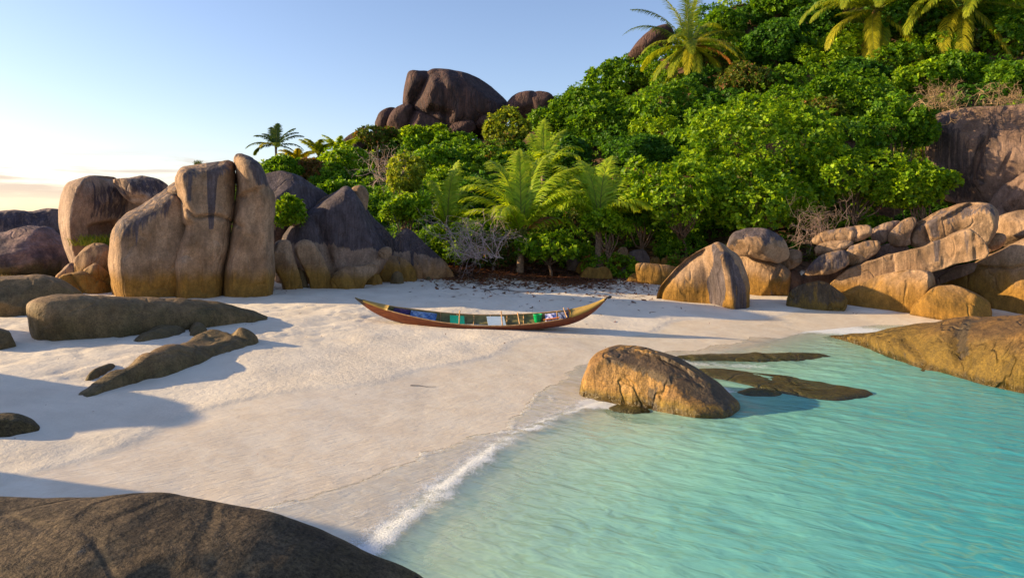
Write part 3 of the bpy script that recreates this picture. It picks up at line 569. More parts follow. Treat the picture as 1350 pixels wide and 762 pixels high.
rock('undercut base block below the hilltop dome', [(538, 168), (542, 150), (556, 150), (581, 155), (600, 166), (596, 185), (545, 185)], Y=58.0, T=2.2, Rr=1.2, **PK)
rock('egg shaped dark boulder farthest out on the hilltop skyline', [(495, 166), (500, 152), (506, 147), (514, 143.5), (522, 145), (520, 165), (503, 175)], Y=58.2, T=1.3, Rr=.8, **PK)
rock('slanted dark boulder beside the hilltop upright slab', [(510, 168), (516, 152), (523, 143.5), (536, 138), (544, 143), (543, 168), (525, 178)], Y=57.6, T=1.5, Rr=.8, **PK)
rock('domed dark boulder right of the hilltop dome', [(666, 150), (672, 135), (680, 128), (696, 123), (708, 125), (712, 150), (690, 165)], Y=57, T=2.0, Rr=1.0, **PK)
rock('pair topped dark boulder at the right end of the hilltop rocks', [(697, 132), (703, 126), (711, 123), (728, 127), (730, 142), (716, 160), (700, 155)], Y=56.4, T=1.6, Rr=.8, **PK)
rock('small grey stone below the right flank of the hilltop dome', [(624, 165), (630, 152), (640, 149), (649, 151), (652, 164), (636, 172)], Y=56.5, T=1.0, Rr=.6, **PK)
rock('low dark stone row below the hilltop dome', [(588, 174), (600, 163), (612, 158), (624, 160), (628, 170), (612, 182)], Y=56.2, T=1.0, Rr=.5, **PK)
rock('slanting dark slab poking out between the hilltop and the small palms', [(450, 190), (459, 181), (470, 175), (482, 170), (485, 176), (480, 192), (466, 202)], Y=52, T=1.2, Rr=.5, **PK)
rock('long dark rock sloping on the skyline left of the coconut palm', [(826, 82), (834, 68), (848, 53), (864, 40), (877, 34.5), (885, 42), (884, 60), (860, 78)], Y=60, T=2.0, Rr=1.0, **PK)
rock('tiny rock on the skyline left of the long dark rock', [(773, 106), (776, 93), (784, 90), (788, 100), (784, 112)], Y=60, T=.8, Rr=.4, **PK)
rock('small purple rock on the skyline at the top edge', [(962, 16), (968, 9), (982, 7), (990, 14), (980, 26), (966, 26)], Y=60, T=.8, Rr=.4, **PK)
# ---- unseen boulders added beyond the left frame edge to shade the beach
def shade_block(label, x, y0, y1, top, T=1.3, style='dark'):
    _rk[0] += 1
    yc = (y0 + y1) / 2; w = (y1 - y0) / 2; zb = g1(x, yc) - .6
    po = [(-w, zb), (-w, top * .55), (-w * .6, top * .9), (-.1 * w, top), (w * .5, top * .92), (w * .95, top * .5), (w, zb)]
    solid('boulder', label, 'boulder', po, (x, yc, 0), (0, 1, 0), (1, 0, 0), T, min(w, top) * .5, style, .12, seed=_rk[0] + 40)
shade_block('added shading boulder beside the foreground rock, unseen past the left edge', -9.5, -4, 5.7, 4.0)
shade_block('low added shading boulder on the near sand, unseen past the left edge', -11.5, 5.9, 8.6, 3.0)
shade_block('added shading boulder on the middle sand, unseen past the left edge', -14, 9.2, 12.6, 3.0)
shade_block('added shading boulder level with the long slab, unseen past the left edge', -17, 13.6, 16.2, 3.2)
#ROCKS_END

# ------------------------------------------------------------------ ground sheet
def axis(lo, hi, fine_lo, fine_hi, st, g=1.12):
    a = list(np.arange(fine_lo, fine_hi, st)); v = fine_hi; d = st
    while v < hi: a.append(v); d *= g; v += d
    a.append(hi); v = fine_lo; d = st * g; b = []
    while True:
        v -= d; d *= g
        if v < lo: break
        b.append(v)
    return np.array([lo] + b[::-1] + a)
def sheet(xs, ys):
    X, Y = np.meshgrid(xs, ys, indexing='ij'); n, m = X.shape
    i = np.arange(n - 1)[:, None] * m + np.arange(m - 1)[None]
    Fc = np.stack([i, i + m, i + m + 1, i + 1], -1).reshape(-1, 4)
    return X.ravel(), Y.ravel(), Fc
xs = axis(-600, 600, -14, 18, .085); ys = axis(-300, 900, 3.5, 30, .075)
gx_, gy_, gf = sheet(xs, ys)
gz_ = ground(gx_, gy_)
s_ = shore_s(gx_, gy_)
# trampled, footprinted dry sand towards the trees; ripples of the receding wash lower down
pp = np.stack([gx_ * 3.2, gy_ * 3.2, gx_ * 0], 1)
near = (np.abs(gx_) < 20) & (gy_ > 0) & (gy_ < 32)
pit = np.zeros(len(gx_)); pit[near] = fbm(pp[near], 61, 3)
dry = sst(5.2, 7.5, s_)
gz_ = gz_ - .045 * sst(.0, .7, pit) * dry * near + .02 * pit * dry * near
wash = np.zeros(len(gx_)); wash[near] = fbm(np.stack([gx_[near] * 1.1 + gy_[near] * .8, gy_[near] * .9 - gx_[near] * .5, gx_[near] * 0], 1), 77, 3)
gz_ = gz_ + .012 * wash * sst(0, .5, s_) * (1 - dry)
# scarp where the last high wave stopped
lip = 3.0 + 1.3 * np.interp(gy_, [8, 12, 18, 24], [1, .6, -.2, -.9]) + .35 * np.sin(gx_ * 1.3 + 1) + .25 * np.sin(gy_ * 1.9)
wet = 1 - sst(-.22, .22, s_ - lip)
gz_ = gz_ + .02 * sst(-.05, .22, s_ - lip) * (s_ < 8)
soil = sst(28.0, 29.6, gy_ + .7 * np.sin(gx_ * .9) + .5 * np.sin(gx_ * 2.3)) 
m, nt = newmat('sand'); N = NT(nt)
tc = N.n('ShaderNodeNewGeometry').outputs['Position']
sandc = N.mix(N.ramp(N.noise(tc, 1.1, 5), .3, .7), (.70, .60, .47), (.79, .69, .55))
gr = N.noise(tc, 60, 3, .8)
sandc = N.mix(N.ramp(gr, .62, .75, 0, .35), sandc, (.42, .34, .26))
wetv = N.attr('wet').outputs['Fac']
wn = N.noise(N.map(tc, (1, 1, 1), (0, 0, R(35))), 2.3, 6, .65, .8)
wetc = N.mix(N.ramp(wn, .35, .68), (.74, .60, .43), (.83, .71, .54))
wet_f = N.ramp(wetv, .1, .9, 0, .85)
c = N.mix(wet_f, sandc, wetc)
soilc = N.mix(N.ramp(N.noise(tc, 5, 5), .35, .65), (.06, .035, .022), (.15, .085, .05))
sf = N.ramp(N.math('ADD', N.attr('soil').outputs['Fac'], N.math('MULTIPLY', N.math('SUBTRACT', N.noise(tc, 1.6, 6, .7), .5), .9)), .4, .6)
c = N.mix(sf, c, soilc)
rip = N.noise(N.map(N.map(tc, (1, 1, 1), (0, 0, R(-38))), (2.2, 11, 1)), 1.6, 5, .6, .9)
hgt = N.math('ADD', N.math('MULTIPLY', N.noise(tc, 7, 6, .65), .5), N.math('MULTIPLY', gr, .12))
hgt = N.math('ADD', N.math('MULTIPLY', hgt, N.math('SUBTRACT', 1, N.math('MULTIPLY', wetv, .8))), N.math('MULTIPLY', N.math('MULTIPLY', rip, .30), wetv))
nr = N.bump(hgt, .9, .05)
b = N.bsdf(c, N.ramp(wetv, .2, .95, .9, .38), .5, nr)
N.l(N.ramp(wetv, .2, 1.0, .15, .38), b.inputs['Specular IOR Level'])
N.out(b.outputs[0])
SAND = m
tag(mesh_obj('beach_ground', np.stack([gx_, gy_, gz_], 1), gf, SAND, attrs=dict(wet=wet, soil=soil)), kind='structure')

# ------------------------------------------------------------------ water
xs = axis(-40, 600, -3.2, 15, .05, 1.1); ys = axis(-300, 500, 4.6, 23, .05, 1.1)
wx, wy, wf = sheet(xs, ys)
gz2 = ground(wx, wy); s2 = shore_s(wx, wy)
nw = (wx > -5) & (wx < 22) & (wy > 2) & (wy < 26)
th_ = R(-28)
a_ = wx * math.cos(th_) + wy * math.sin(th_); b_ = -wx * math.sin(th_) + wy * math.cos(th_)
w = np.zeros(len(wx))
w1 = fbm(np.stack([a_[nw] * .9, b_[nw] * 2.4, 0 * a_[nw]], 1), 90, 3)
w2 = fbm(np.stack([a_[nw] * 2.1 + 3, b_[nw] * 5.2 + 1.5 * w1, 0 * a_[nw]], 1), 94, 3)
w3 = fbm(np.stack([wx[nw] * .25, wy[nw] * .45, 0 * wx[nw]], 1), 99, 2); w[nw] = ((1 - np.abs(w1)) * .034 + (1 - np.abs(w2)) * .016 * (.6 + .8 * w3)) * (.8 + .5 * w3)
calm = sst(.1, 1.6, -s2) * .85 + .15
fo = np.zeros(len(wx)); fo[nw] = fbm(np.stack([wx[nw] * 1.3, wy[nw] * 1.3, 0 * wx[nw]], 1), 120, 4)
sw = s2 + .22 * fo
brk = np.exp(-((sw + .22) / .16) ** 2) * sst(4, 6, wy) * (1 - sst(11.5, 13.5, wy))
wz = (w - .045) * calm + .028 * brk - .012
fn = np.zeros(len(wx)); fn[nw] = fbm(np.stack([wx[nw] * 7, wy[nw] * 7, 0 * wx[nw]], 1), 140, 4)
foam = brk * (.60 + .6 * fn + .25 * fo) + .25 * np.exp(-((sw + .0) / .12) ** 2) * (wy < 13)
foam += (1.0 - sst(.15, 1.3, -sw)) * (.34 + .25 * fo) * (wy < 13) + .35 * np.exp(-((sw + 1.1) / .2) ** 2) * sst(.1, .5, fo) * (wy < 12)
# wash at the far corner beside the wedge rock and round the boulder
foam += 1.3 * np.exp(-(((wx - 10.0) / 1.7) ** 2 + ((wy - 20.4) / .9) ** 2))
for (px, py, r, k) in ((795, 531, .28, 1.2), (950, 514, .3, .95), (880, 480, .5, .5), (942, 508, .3, .7), (920, 478, .6, .55), (980, 482, .5, .5), (1010, 479, .5, .35), (815, 536, .25, .7)):
    Yq = CAMH * F / (py - HY); xq = (px - CX) / F * Yq
    foam += k * np.exp(-(((wx - xq) / (r * 1.4)) ** 2 + ((wy - Yq) / (r * .8)) ** 2))
# thin old swash lines further out
foam += .30 * np.exp(-((sw + 1.9 + .3 * fo) / .14) ** 2) * (wy < 13)
# weak surf everywhere else along the shore
foam += .35 * np.exp(-((sw + .05) / .2) ** 2) * (wy >= 13)
depth = np.maximum(-gz2, 0)
# thin sheet of the spent wave sliding up the sand
lipf = .75 + .75 * np.sin(wy * .9 + 1.2) * .5 + .35 * fo + .3 * (1 - sst(6.5, 9, wy))
film = (s2 > -.12) & (s2 < lipf) & (wy < 19) & (wy > 3)
wz = np.where(film, np.maximum(wz, gz2 + .010), np.where(s2 >= lipf, np.minimum(wz, gz2 - .05), wz))
foam += film * (.34 * np.exp(-((s2 - lipf + .06) / .05) ** 2) + .26 * sst(0, .4, fn) * sst(-.1, .3, fo))
keep = (gz2[wf] < .20).any(1)
wf = wf[keep]; uu = np.unique(wf); re = -np.ones(len(wx), int); re[uu] = np.arange(len(uu)); wf = re[wf]
m, nt = newmat('sea_water'); N = NT(nt)
tc = N.n('ShaderNodeNewGeometry').outputs['Position']
dep = N.attr('depth').outputs['Fac']
body = N.mix(N.ramp(dep, .05, 1.15), (.34, .72, .54), (.03, .35, .38))
body = N.mix(N.ramp(dep, .08, .5), (.56, .84, .62), body)
hn = N.noise(N.map(tc, (1, 1, 1), (0, 0, R(28))), .35, 4)
body = N.mix(N.ramp(hn, .35, .7, 0, .35), body, (.02, .30, .38))
rip = N.noise(N.map(N.map(tc, (1, 1, 1), (0, 0, R(28))), (1.0, 2.4, 1)), 2.4, 2.2, .5, .45)
lines = N.ramp(N.math('ABSOLUTE', N.math('SUBTRACT', rip, .5)), .0, .07, 1, 0)
body = N.mix(N.math('MULTIPLY', N.math('MULTIPLY', lines, .4), N.ramp(hn, .4, .6, .3, 1)), body, (.26, .44, .22))
rip2 = N.noise(N.map(N.map(tc, (1, 1, 1), (0, 0, R(22))), (1.0, 2.6, 1)), 8, 2, .5, .5)
nr = N.bump(N.math('ADD', rip, N.math('MULTIPLY', rip2, .10)), .5, .05)
dif = N.n('ShaderNodeBsdfDiffuse'); N.l(body, dif.inputs[0]); N.l(nr, dif.inputs['Normal'])
tr = N.n('ShaderNodeBsdfTransparent'); N.l(N.mix(N.ramp(dep, 0, 1.0), (.99, 1, .99), (.45, .92, .85)), tr.inputs[0])
opa = N.math('MULTIPLY', N.math('SUBTRACT', 1, N.math('POWER', 2.718, N.math('MULTIPLY', dep, -4.2))), .93)
mx = N.n('ShaderNodeMixShader'); N.l(opa, mx.inputs[0]); N.l(tr.outputs[0], mx.inputs[1]); N.l(dif.outputs[0], mx.inputs[2])
lw = N.n('ShaderNodeLayerWeight'); lw.inputs[0].default_value = .5; N.l(nr, lw.inputs['Normal']); fr = N.math('ADD', N.math('MULTIPLY', N.math('POWER', lw.outputs['Facing'], 5.0), .7), .02)
gl = N.n('ShaderNodeBsdfGlossy'); gl.inputs['Roughness'].default_value = .08; N.l(nr, gl.inputs['Normal'])
mx2 = N.n('ShaderNodeMixShader'); N.l(fr, mx2.inputs[0]); N.l(mx.outputs[0], mx2.inputs[1]); N.l(gl.outputs[0], mx2.inputs[2])
fnz = N.noise(N.map(tc, (1, 1, 1), (0, 0, R(40))), 9, 6, .75, .8); fnz2 = N.noise(tc, 34, 4, .7)
ff = N.math('ADD', N.attr('foam').outputs['Fac'], N.math('MULTIPLY', N.math('SUBTRACT', N.math('ADD', N.math('MULTIPLY', fnz, .65), N.math('MULTIPLY', fnz2, .35)), .5), 2.0))
ff = N.math('MULTIPLY', N.ramp(ff, .45, 1.1), N.ramp(N.attr('foam').outputs['Fac'], .04, .35))
fd = N.bsdf((.86, .87, .86), .6, .3, N.bump(fnz2, .8, .03))
mx3 = N.n('ShaderNodeMixShader'); N.l(N.math('MULTIPLY', ff, .82), mx3.inputs[0]); N.l(mx2.outputs[0], mx3.inputs[1]); N.l(fd.outputs[0], mx3.inputs[2])
N.out(mx3.outputs[0])
tag(mesh_obj('sea_water', np.stack([wx, wy, wz], 1)[uu], wf, m, attrs=dict(depth=depth[uu], foam=foam[uu])), kind='structure')

# ------------------------------------------------------------------ foliage
def leaf_mat(name, trans=.42, rough=.5):
    m, nt = newmat(name); N = NT(nt)
    c = N.attr('tint').outputs['Color']
    b = N.bsdf(c, rough, .25)
    t = N.n('ShaderNodeBsdfTranslucent')
    vm = N.n('ShaderNodeVectorMath'); vm.operation = 'MULTIPLY'; N.l(c, vm.inputs[0]); vm.inputs[1].default_value = (1.7, 1.5, .7); N.l(vm.outputs[0], t.inputs[0])
    mx = N.n('ShaderNodeMixShader'); mx.inputs[0].default_value = trans; N.l(b.outputs[0], mx.inputs[1]); N.l(t.outputs[0], mx.inputs[2])
    N.out(mx.outputs[0]); return m
LEAF = leaf_mat('leaf'); FROND = leaf_mat('palm_leaf', .5, .45)
BARK = plain('bark', (.17, .11, .07), .9, .2, .35, 12, .02)
DEAD = plain('dead_twigs', (.42, .31, .27), .9, .2, .3, 6)
DEAD2 = plain('dry_brush_twigs', (.36, .24, .13), .9, .2, .3, 6)

def norm(v): return v / (np.linalg.norm(v, axis=-1, keepdims=True) + 1e-9)
def leaves(C, Nn, L, Wd, col, rg, per=6, spread=.95, fold=.12):
    """rosettes of leaves: C centres (n,3), Nn outward directions"""
    n = len(C); up = np.array([0, 0, 1.])
    t1 = norm(np.cross(Nn, rg.normal(size=(n, 3)))); t2 = np.cross(Nn, t1)
    V = []; T = []
    ph0 = rg.random(n) * 6.28
    tone = rg.normal(size=n)
    for k in range(per):
        ph = ph0 + k * 6.283 / per + rg.normal(size=n) * .25
        sp = spread + rg.normal(size=n) * .25
        rad = t1 * np.cos(ph)[:, None] + t2 * np.sin(ph)[:, None]
        d = norm(Nn * np.cos(sp)[:, None] + rad * np.sin(sp)[:, None])
        w = norm(np.cross(d, Nn) + rg.normal(size=(n, 3)) * .25)
        nn = np.cross(w, d)
        l = L * (.7 + .6 * rg.random(n)); ww = (l * Wd)[:, None] * .5; l = l[:, None]
        base = C + d * .02
        a = base; b = base + d * l * .6 + w * ww + nn * l * fold; c = base + d * l - nn * l * .08; e = base + d * l * .6 - w * ww + nn * l * fold
        V.append(np.stack([a, b, c, e], 1))
        f = (tone * .16 + rg.normal(size=n) * .13)
        yel = np.clip(.5 + .3 * tone + rg.normal(size=n) * .35, 0, 1)[:, None]
        cc = (np.array(col[0]) * (1 - yel) + np.array(col[1]) * yel) * np.exp(f)[:, None]
        if len(col) > 2:
            dead = rg.random(n) < col[3]; cc[dead] = np.array(col[2]) * np.exp(f[dead])[:, None]
        T.append(np.repeat(cc[:, None], 4, 1))
    V = np.concatenate(V).reshape(-1, 3); T = np.concatenate(T).reshape(-1, 3)
    return V, np.arange(len(V)).reshape(-1, 4), T

def crown_pts(c, r, nl, dens, rg, lump=.42, gap=.25):
    """points + normals on a lumpy crown. c centre, r radii (3)"""
    c = np.array(c, float); r = np.array(r, float)
    lc = norm(rg.normal(size=(nl, 3))) * (rg.random((nl, 1)) ** .4) * .72
    lc[:, 2] = np.abs(lc[:, 2]) * 1.0 - .25
    lr = lump * (.65 + .6 * rg.random(nl))
    area = 4 * math.pi * ((r[0] * r[1] + r[0] * r[2] + r[1] * r[2]) / 3)
    n = int(dens * area * 1.9)
    k = rg.integers(0, nl, n); d = norm(rg.normal(size=(n, 3)))
    depth = 1 - .45 * rg.random(n) ** 1.6
    q = lc[k] + d * (lr[k] * depth)[:, None]
    keep = np.ones(n, bool)
    for j in range(nl):
        keep &= ~((((q - lc[j]) ** 2).sum(1) < (lr[j] * .72) ** 2) & (k != j))
    keep &= (q[:, 1] < .35) | (rg.random(n) < .45)
    q = q[keep]; d = d[keep]
    wp = c + q * r
    g = fbm(wp * 1.5, int(rg.integers(999)), 3)
    kk = (g > -gap) | (rg.random(len(g)) < .15); wp = wp[kk]; d = d[kk]
    wp = wp + d * (fbm(wp * .9, 3, 2) * .3 * min(r))[:, None]
    nrm = norm(d / r * min(r) + np.array([0, -.05, .45]) + rg.normal(size=d.shape) * .25)
    return wp, nrm, c + lc * r

def tube_mesh(segs, sides=5):
    """segs: list of (points (k,3), radii (k))"""
    V = []; Fc = []; o = 0
    for pts, rad in segs:
        pts = np.array(pts, float); rad = np.array(rad, float); k = len(pts)
        tg = np.gradient(pts, axis=0); tg = norm(tg)
        ref = np.array([.13, .27, 1.]) if abs(tg[0][2]) < .9 else np.array([1., .2, 0])
        a = norm(np.cross(tg, ref)); b = np.cross(tg, a)
        ang = np.arange(sides) / sides * 2 * math.pi
        ring = pts[:, None] + rad[:, None, None] * (a[:, None] * np.cos(ang)[None, :, None] + b[:, None] * np.sin(ang)[None, :, None])
        V.append(ring.reshape(-1, 3))
        i = np.arange(k - 1)[:, None] * sides; j = np.arange(sides)[None]; j2 = (j + 1) % sides
        Fc.append((np.stack([i + j, i + j2, i + sides + j2, i + sides + j], -1) + o).reshape(-1, 4)); o += k * sides
    return np.vstack(V), np.vstack(Fc)

def limb(a, b, r0, r1, rg, n=6, wob=.12, jit=.02):
    a = np.array(a, float); b = np.array(b, float); t = np.linspace(0, 1, n)[:, None]
    L = np.linalg.norm(b - a); p = a + (b - a) * t + np.sin(t * math.pi) * rg.normal(size=3) * L * wob
    p[1:-1] += rg.normal(size=(n - 2, 3)) * L * jit
    return p, np.linspace(r0, r1, n)

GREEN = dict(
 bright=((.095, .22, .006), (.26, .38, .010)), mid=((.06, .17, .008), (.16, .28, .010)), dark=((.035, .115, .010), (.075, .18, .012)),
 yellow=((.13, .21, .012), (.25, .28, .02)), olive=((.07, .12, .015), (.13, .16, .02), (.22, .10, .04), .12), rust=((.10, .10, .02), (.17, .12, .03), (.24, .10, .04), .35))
_bk = [0]; DK = 7.5
def bush(label, cx, cy, rx, ry, col='bright', Y=None, leaf=.15, dens=26, name='bush', cat='bush', group=None, nl=16, depth=.8, trunk=True, per=6, gap=.42, lump=.42, wd=.66, tk=.05, dy=0):
    _bk[0] += 1; rg = np.random.default_rng(100 + _bk[0])
    if Y is None: Y = min(hit(cx, cy + ry * .55), 54) - .3
    elif Y > 30.2: Y = float(np.clip(hit(cx, cy + ry * .6), Y - 2, Y + 12)) - .3
    elif Y > 27: Y += 2.5
    leaf *= 1.15; dens = 26 * DK
    Y += dy
    c = P(cx, cy, Y); r = (rx / F * Y, max(rx, ry) / F * Y * depth, ry / F * Y)
    r = (r[0] / 1.0, min(r[1], 1.9), r[2])
    leaf = leaf * max(1, (Y / 30) ** .8)
    dens = dens * (.13 / leaf) ** 2 * .5
    gz = g1(c[0], c[1])
    base = np.array([c[0] + r[0] * .1, c[1] + .1, gz - .15])
    if not trunk: base = c - np.array([0, 0, r[2] * .8])
    wp, nm, lc = crown_pts(c, r, nl, dens, rg, lump, gap)
    ok = wp[:, 2] > ground(wp[:, 0], wp[:, 1]) - .05; wp = wp[ok]; nm = nm[ok]
    V, Fc, T = leaves(wp, nm, leaf, wd, GREEN[col], rg, per)
    root = empty(name, tuple(base), label, cat, group)
    mesh_obj('foliage', V, Fc, LEAF, root, False, base, dict(tint=T))
    segs = []
    hub = base + (c - base) * .45
    if trunk:
        segs.append(limb(base, hub, tk * 1.6, tk * 1.1, rg))
    for q in lc:
        segs.append(limb(hub + rg.normal(size=3) * .05, q, tk * .7, .012, rg))
        for _ in range(3): segs.append(limb(q, q + norm(rg.normal(size=3)) * min(r) * .4, .014, .006, rg, 4))
    TV, TF = tube_mesh(segs, 5)
    mesh_obj('branches', TV, TF, BARK, root, True, base)
    return root

# continuous undergrowth that carpets the hill between the individual shrubs (one mass nobody could count)
rg = np.random.default_rng(5)
Vs = []; Fs = []; Ts = []; off = 0
yy = 31.6
while yy < 60:
    step = 1.9 + (yy - 29) * .05
    for xx in np.arange(-27, 44, step):
        x = xx + rg.normal() * .4; y = yy + rg.normal() * .4
        px = CX + x / y * F
        if px < 330 or px > 1420: continue
        if abs(x - (-4.5)) < 7 and y > 50: continue
        if px < 470 and y > 54: continue
        g = g1(x, y); rr = (1.0 + .6 * rg.random()) * (1 + (yy - 29) * .012)
        col = rg.choice(['mid', 'mid', 'dark', 'bright', 'olive'], p=[.3, .2, .2, .22, .08])
        lf = .155 * max(1, (y / 30) ** .8)
        wp, nm, _ = crown_pts((x, y, g + rr * .3), (rr * 1.25, rr * 1.1, rr * .85), 8, 26 * (.13 / lf) ** 2 * 1.5, rg, .5, .35)
        ok = wp[:, 2] > g - 1.2; wp = wp[ok]; nm = nm[ok]
        V, Fc, T = leaves(wp, nm, lf, .55, GREEN[col], rg, 5)
        Vs.append(V); Fs.append(Fc + off); Ts.append(T); off += len(V)
    yy += step * .9
tag(mesh_obj('hillside_undergrowth', np.vstack(Vs), np.vstack(Fs), LEAF, None, False, None, dict(tint=np.vstack(Ts))), 'dense leafy undergrowth carpeting the hillside between the shrubs', 'undergrowth', kind='stuff')

HG = 'leafy shrubs on the hillside'
B = bush
# big sea lettuce mass, right of centre
B('widest bright green bush overhanging the stones at its lower left lobe', 895, 253, 90, 56, Y=28.2, nl=26, leaf=.16, dens=34, dy=0)
B('upper dome of bright yellow green leaves in the middle of the big bushes', 1010, 190, 115, 78, Y=29.8, nl=34, leaf=.155, dens=34)
B('bright green bush above the ridged and perched boulders', 990, 258, 95, 58, Y=28.2, nl=26, leaf=.16, dens=34)
B('yellow flecked bright bush hanging over bare twigs above the stacked slabs', 1120, 232, 82, 60, 'bright', Y=28.4, nl=24, leaf=.165, dens=30, gap=.22)
B('rightmost lobe of bright bushes reaching in front of the brown cliff slab', 1212, 246, 62, 42, Y=27.6, nl=18, leaf=.16, dens=28, gap=.2)
B('round bright bush on the slope left of the brown cliff slab', 1180, 170, 55, 45, 'mid', Y=30.0, nl=18, leaf=.15)
B('dense green bush on the slope above the yellow green dome', 1105, 130, 85, 42, 'mid', Y=32.5, nl=20, leaf=.15)
B('bush with a pale forked trunk showing below the coconut palm', 885, 140, 58, 42, 'mid', Y=38.5, nl=20, tk=.12, leaf=.14)
B('bright bush tumbling down the slope left of the forked trunk bush', 800, 165, 48, 40, 'mid', Y=39, nl=16, leaf=.14)
B('wide bush on the skyline where the slope starts to climb', 765, 140, 45, 32, 'mid', Y=41, nl=16, leaf=.14)
B('skyline bush directly below the long dark sloping rock', 820, 105, 50, 34, 'mid', Y=44, nl=16, leaf=.14)
B('skyline bush at the foot of the double topped hill rock', 735, 160, 34, 28, 'mid', Y=41, nl=12, leaf=.14)
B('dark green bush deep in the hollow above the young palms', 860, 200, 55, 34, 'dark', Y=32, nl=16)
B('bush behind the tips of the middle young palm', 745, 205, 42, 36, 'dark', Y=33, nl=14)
B('yellowish bush under the pair topped hill rock', 668, 172, 34, 32, 'yellow', Y=38, nl=14, leaf=.14)
B('round mid green bush between the hilltop dome and the small palm', 600, 195, 46, 34, 'mid', Y=38, nl=18, leaf=.15)
B('large deep green bush left of the big young palm', 578, 225, 42, 42, 'mid', Y=33.5, nl=18, leaf=.16)
B('bright green bush right under the hilltop dome', 555, 178, 38, 18, 'bright', Y=42, nl=14, leaf=.14)
B('yellow leaved spindly bush above the great triangular boulder', 536, 232, 26, 38, 'yellow', Y=29.5, nl=14, gap=.05, leaf=.13)
B('flat topped bright bush beside the dry grey shrub', 535, 278, 36, 26, 'bright', Y=28.4, nl=14, leaf=.15)
B('olive topped thin crowned bush over pinkish bare branches', 500, 180, 34, 16, 'olive', Y=37, nl=12, gap=.2, leaf=.12)
B('bright bush left of the pinkish bare branches', 460, 215, 38, 28, 'bright', Y=32, nl=14, leaf=.13, gap=.2)
B('reddish leaved bush behind the dark rounded boulder', 415, 226, 26, 26, 'rust', Y=31, nl=12, leaf=.11, gap=.15)
B('green bush behind the tall pillar, below the silhouetted palm', 378, 222, 34, 20, 'mid', Y=31, nl=12, leaf=.13)
B('low bush spilling onto the crest of the dark rounded boulder', 450, 250, 34, 16, 'mid', Y=27.5, nl=12, leaf=.13)
B('bright small bush growing in the cleft beside the tall pillar', 380, 277, 22, 29, 'bright', Y=25.6, nl=14, leaf=.13, depth=.5, trunk=False)
B('low glossy green shrub in front of the young palm trunks', 722, 325, 47, 24, 'bright', Y=27.4, nl=16, leaf=.17)
B('round glossy shrub around the crooked palm trunk', 800, 294, 32, 18, 'bright', Y=27.6, nl=12, leaf=.17)
B('shrub filling the gap between the crooked palm and the big bushes', 845, 285, 34, 24, 'mid', Y=28.8, nl=12, leaf=.16)
B('tall dark tree at the top of the slope right of the coconut palm', 1020, 62, 52, 52, 'dark', Y=44, nl=20, name='broadleaf_tree', cat='tree', tk=.16, leaf=.13)
B('dark skyline tree at the top edge of the photo', 1020, 8, 50, 30, 'mid', Y=48, nl=16, name='broadleaf_tree', cat='tree', tk=.16, leaf=.13)
B('skyline bush right behind the coconut palm crown', 958, 32, 34, 26, 'mid', Y=47, nl=12, leaf=.13)
B('lighter bush in the saddle right of the coconut palm', 985, 104, 44, 26, 'olive', Y=40, nl=14, leaf=.12)
B('bright shrub at the left foot of the dry brush on the right', 1215, 105, 34, 26, 'bright', Y=33.5, nl=14, leaf=.15)
B('deep green bush between the two right coconut palms, at the slope foot', 1262, 85, 36, 24, 'mid', Y=36, nl=12, leaf=.14)
B('green bush above the dry brush at the right edge', 1330, 98, 42, 26, 'mid', Y=33.5, nl=14, leaf=.15)
B('large green tree in the top right corner', 1345, 48, 50, 42, 'mid', Y=36, nl=20, name='broadleaf_tree', cat='tree', tk=.16, leaf=.15)
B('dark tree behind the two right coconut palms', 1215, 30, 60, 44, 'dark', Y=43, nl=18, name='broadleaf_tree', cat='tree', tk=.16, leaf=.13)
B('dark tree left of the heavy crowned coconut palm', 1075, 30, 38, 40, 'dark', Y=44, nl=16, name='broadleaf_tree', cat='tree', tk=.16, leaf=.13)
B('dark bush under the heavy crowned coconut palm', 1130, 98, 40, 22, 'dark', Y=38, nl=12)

B('leafy bush rising between the dark rounded boulder and the knob', 440, 236, 36, 26, 'mid', Y=31, nl=14)
B('broad green bush behind the knob of the great triangular boulder', 492, 250, 34, 34, 'mid', Y=30.5, nl=16)
B('tall leafy bush right of the pinkish bare branches', 548, 205, 26, 30, 'mid', Y=34, nl=14)
B('low green bush at the foot of the two fuzzy skyline palms', 440, 215, 30, 14, 'bright', Y=34, nl=12)
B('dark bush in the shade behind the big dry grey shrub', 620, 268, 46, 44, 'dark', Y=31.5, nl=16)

B('leafy bush closing the gap between the bare branches and the hilltop rocks', 512, 200, 36, 24, 'mid', Y=42, nl=14)
B('dark leafy bush directly under the slanting dark slab', 478, 208, 30, 20, 'dark', Y=42, nl=12)

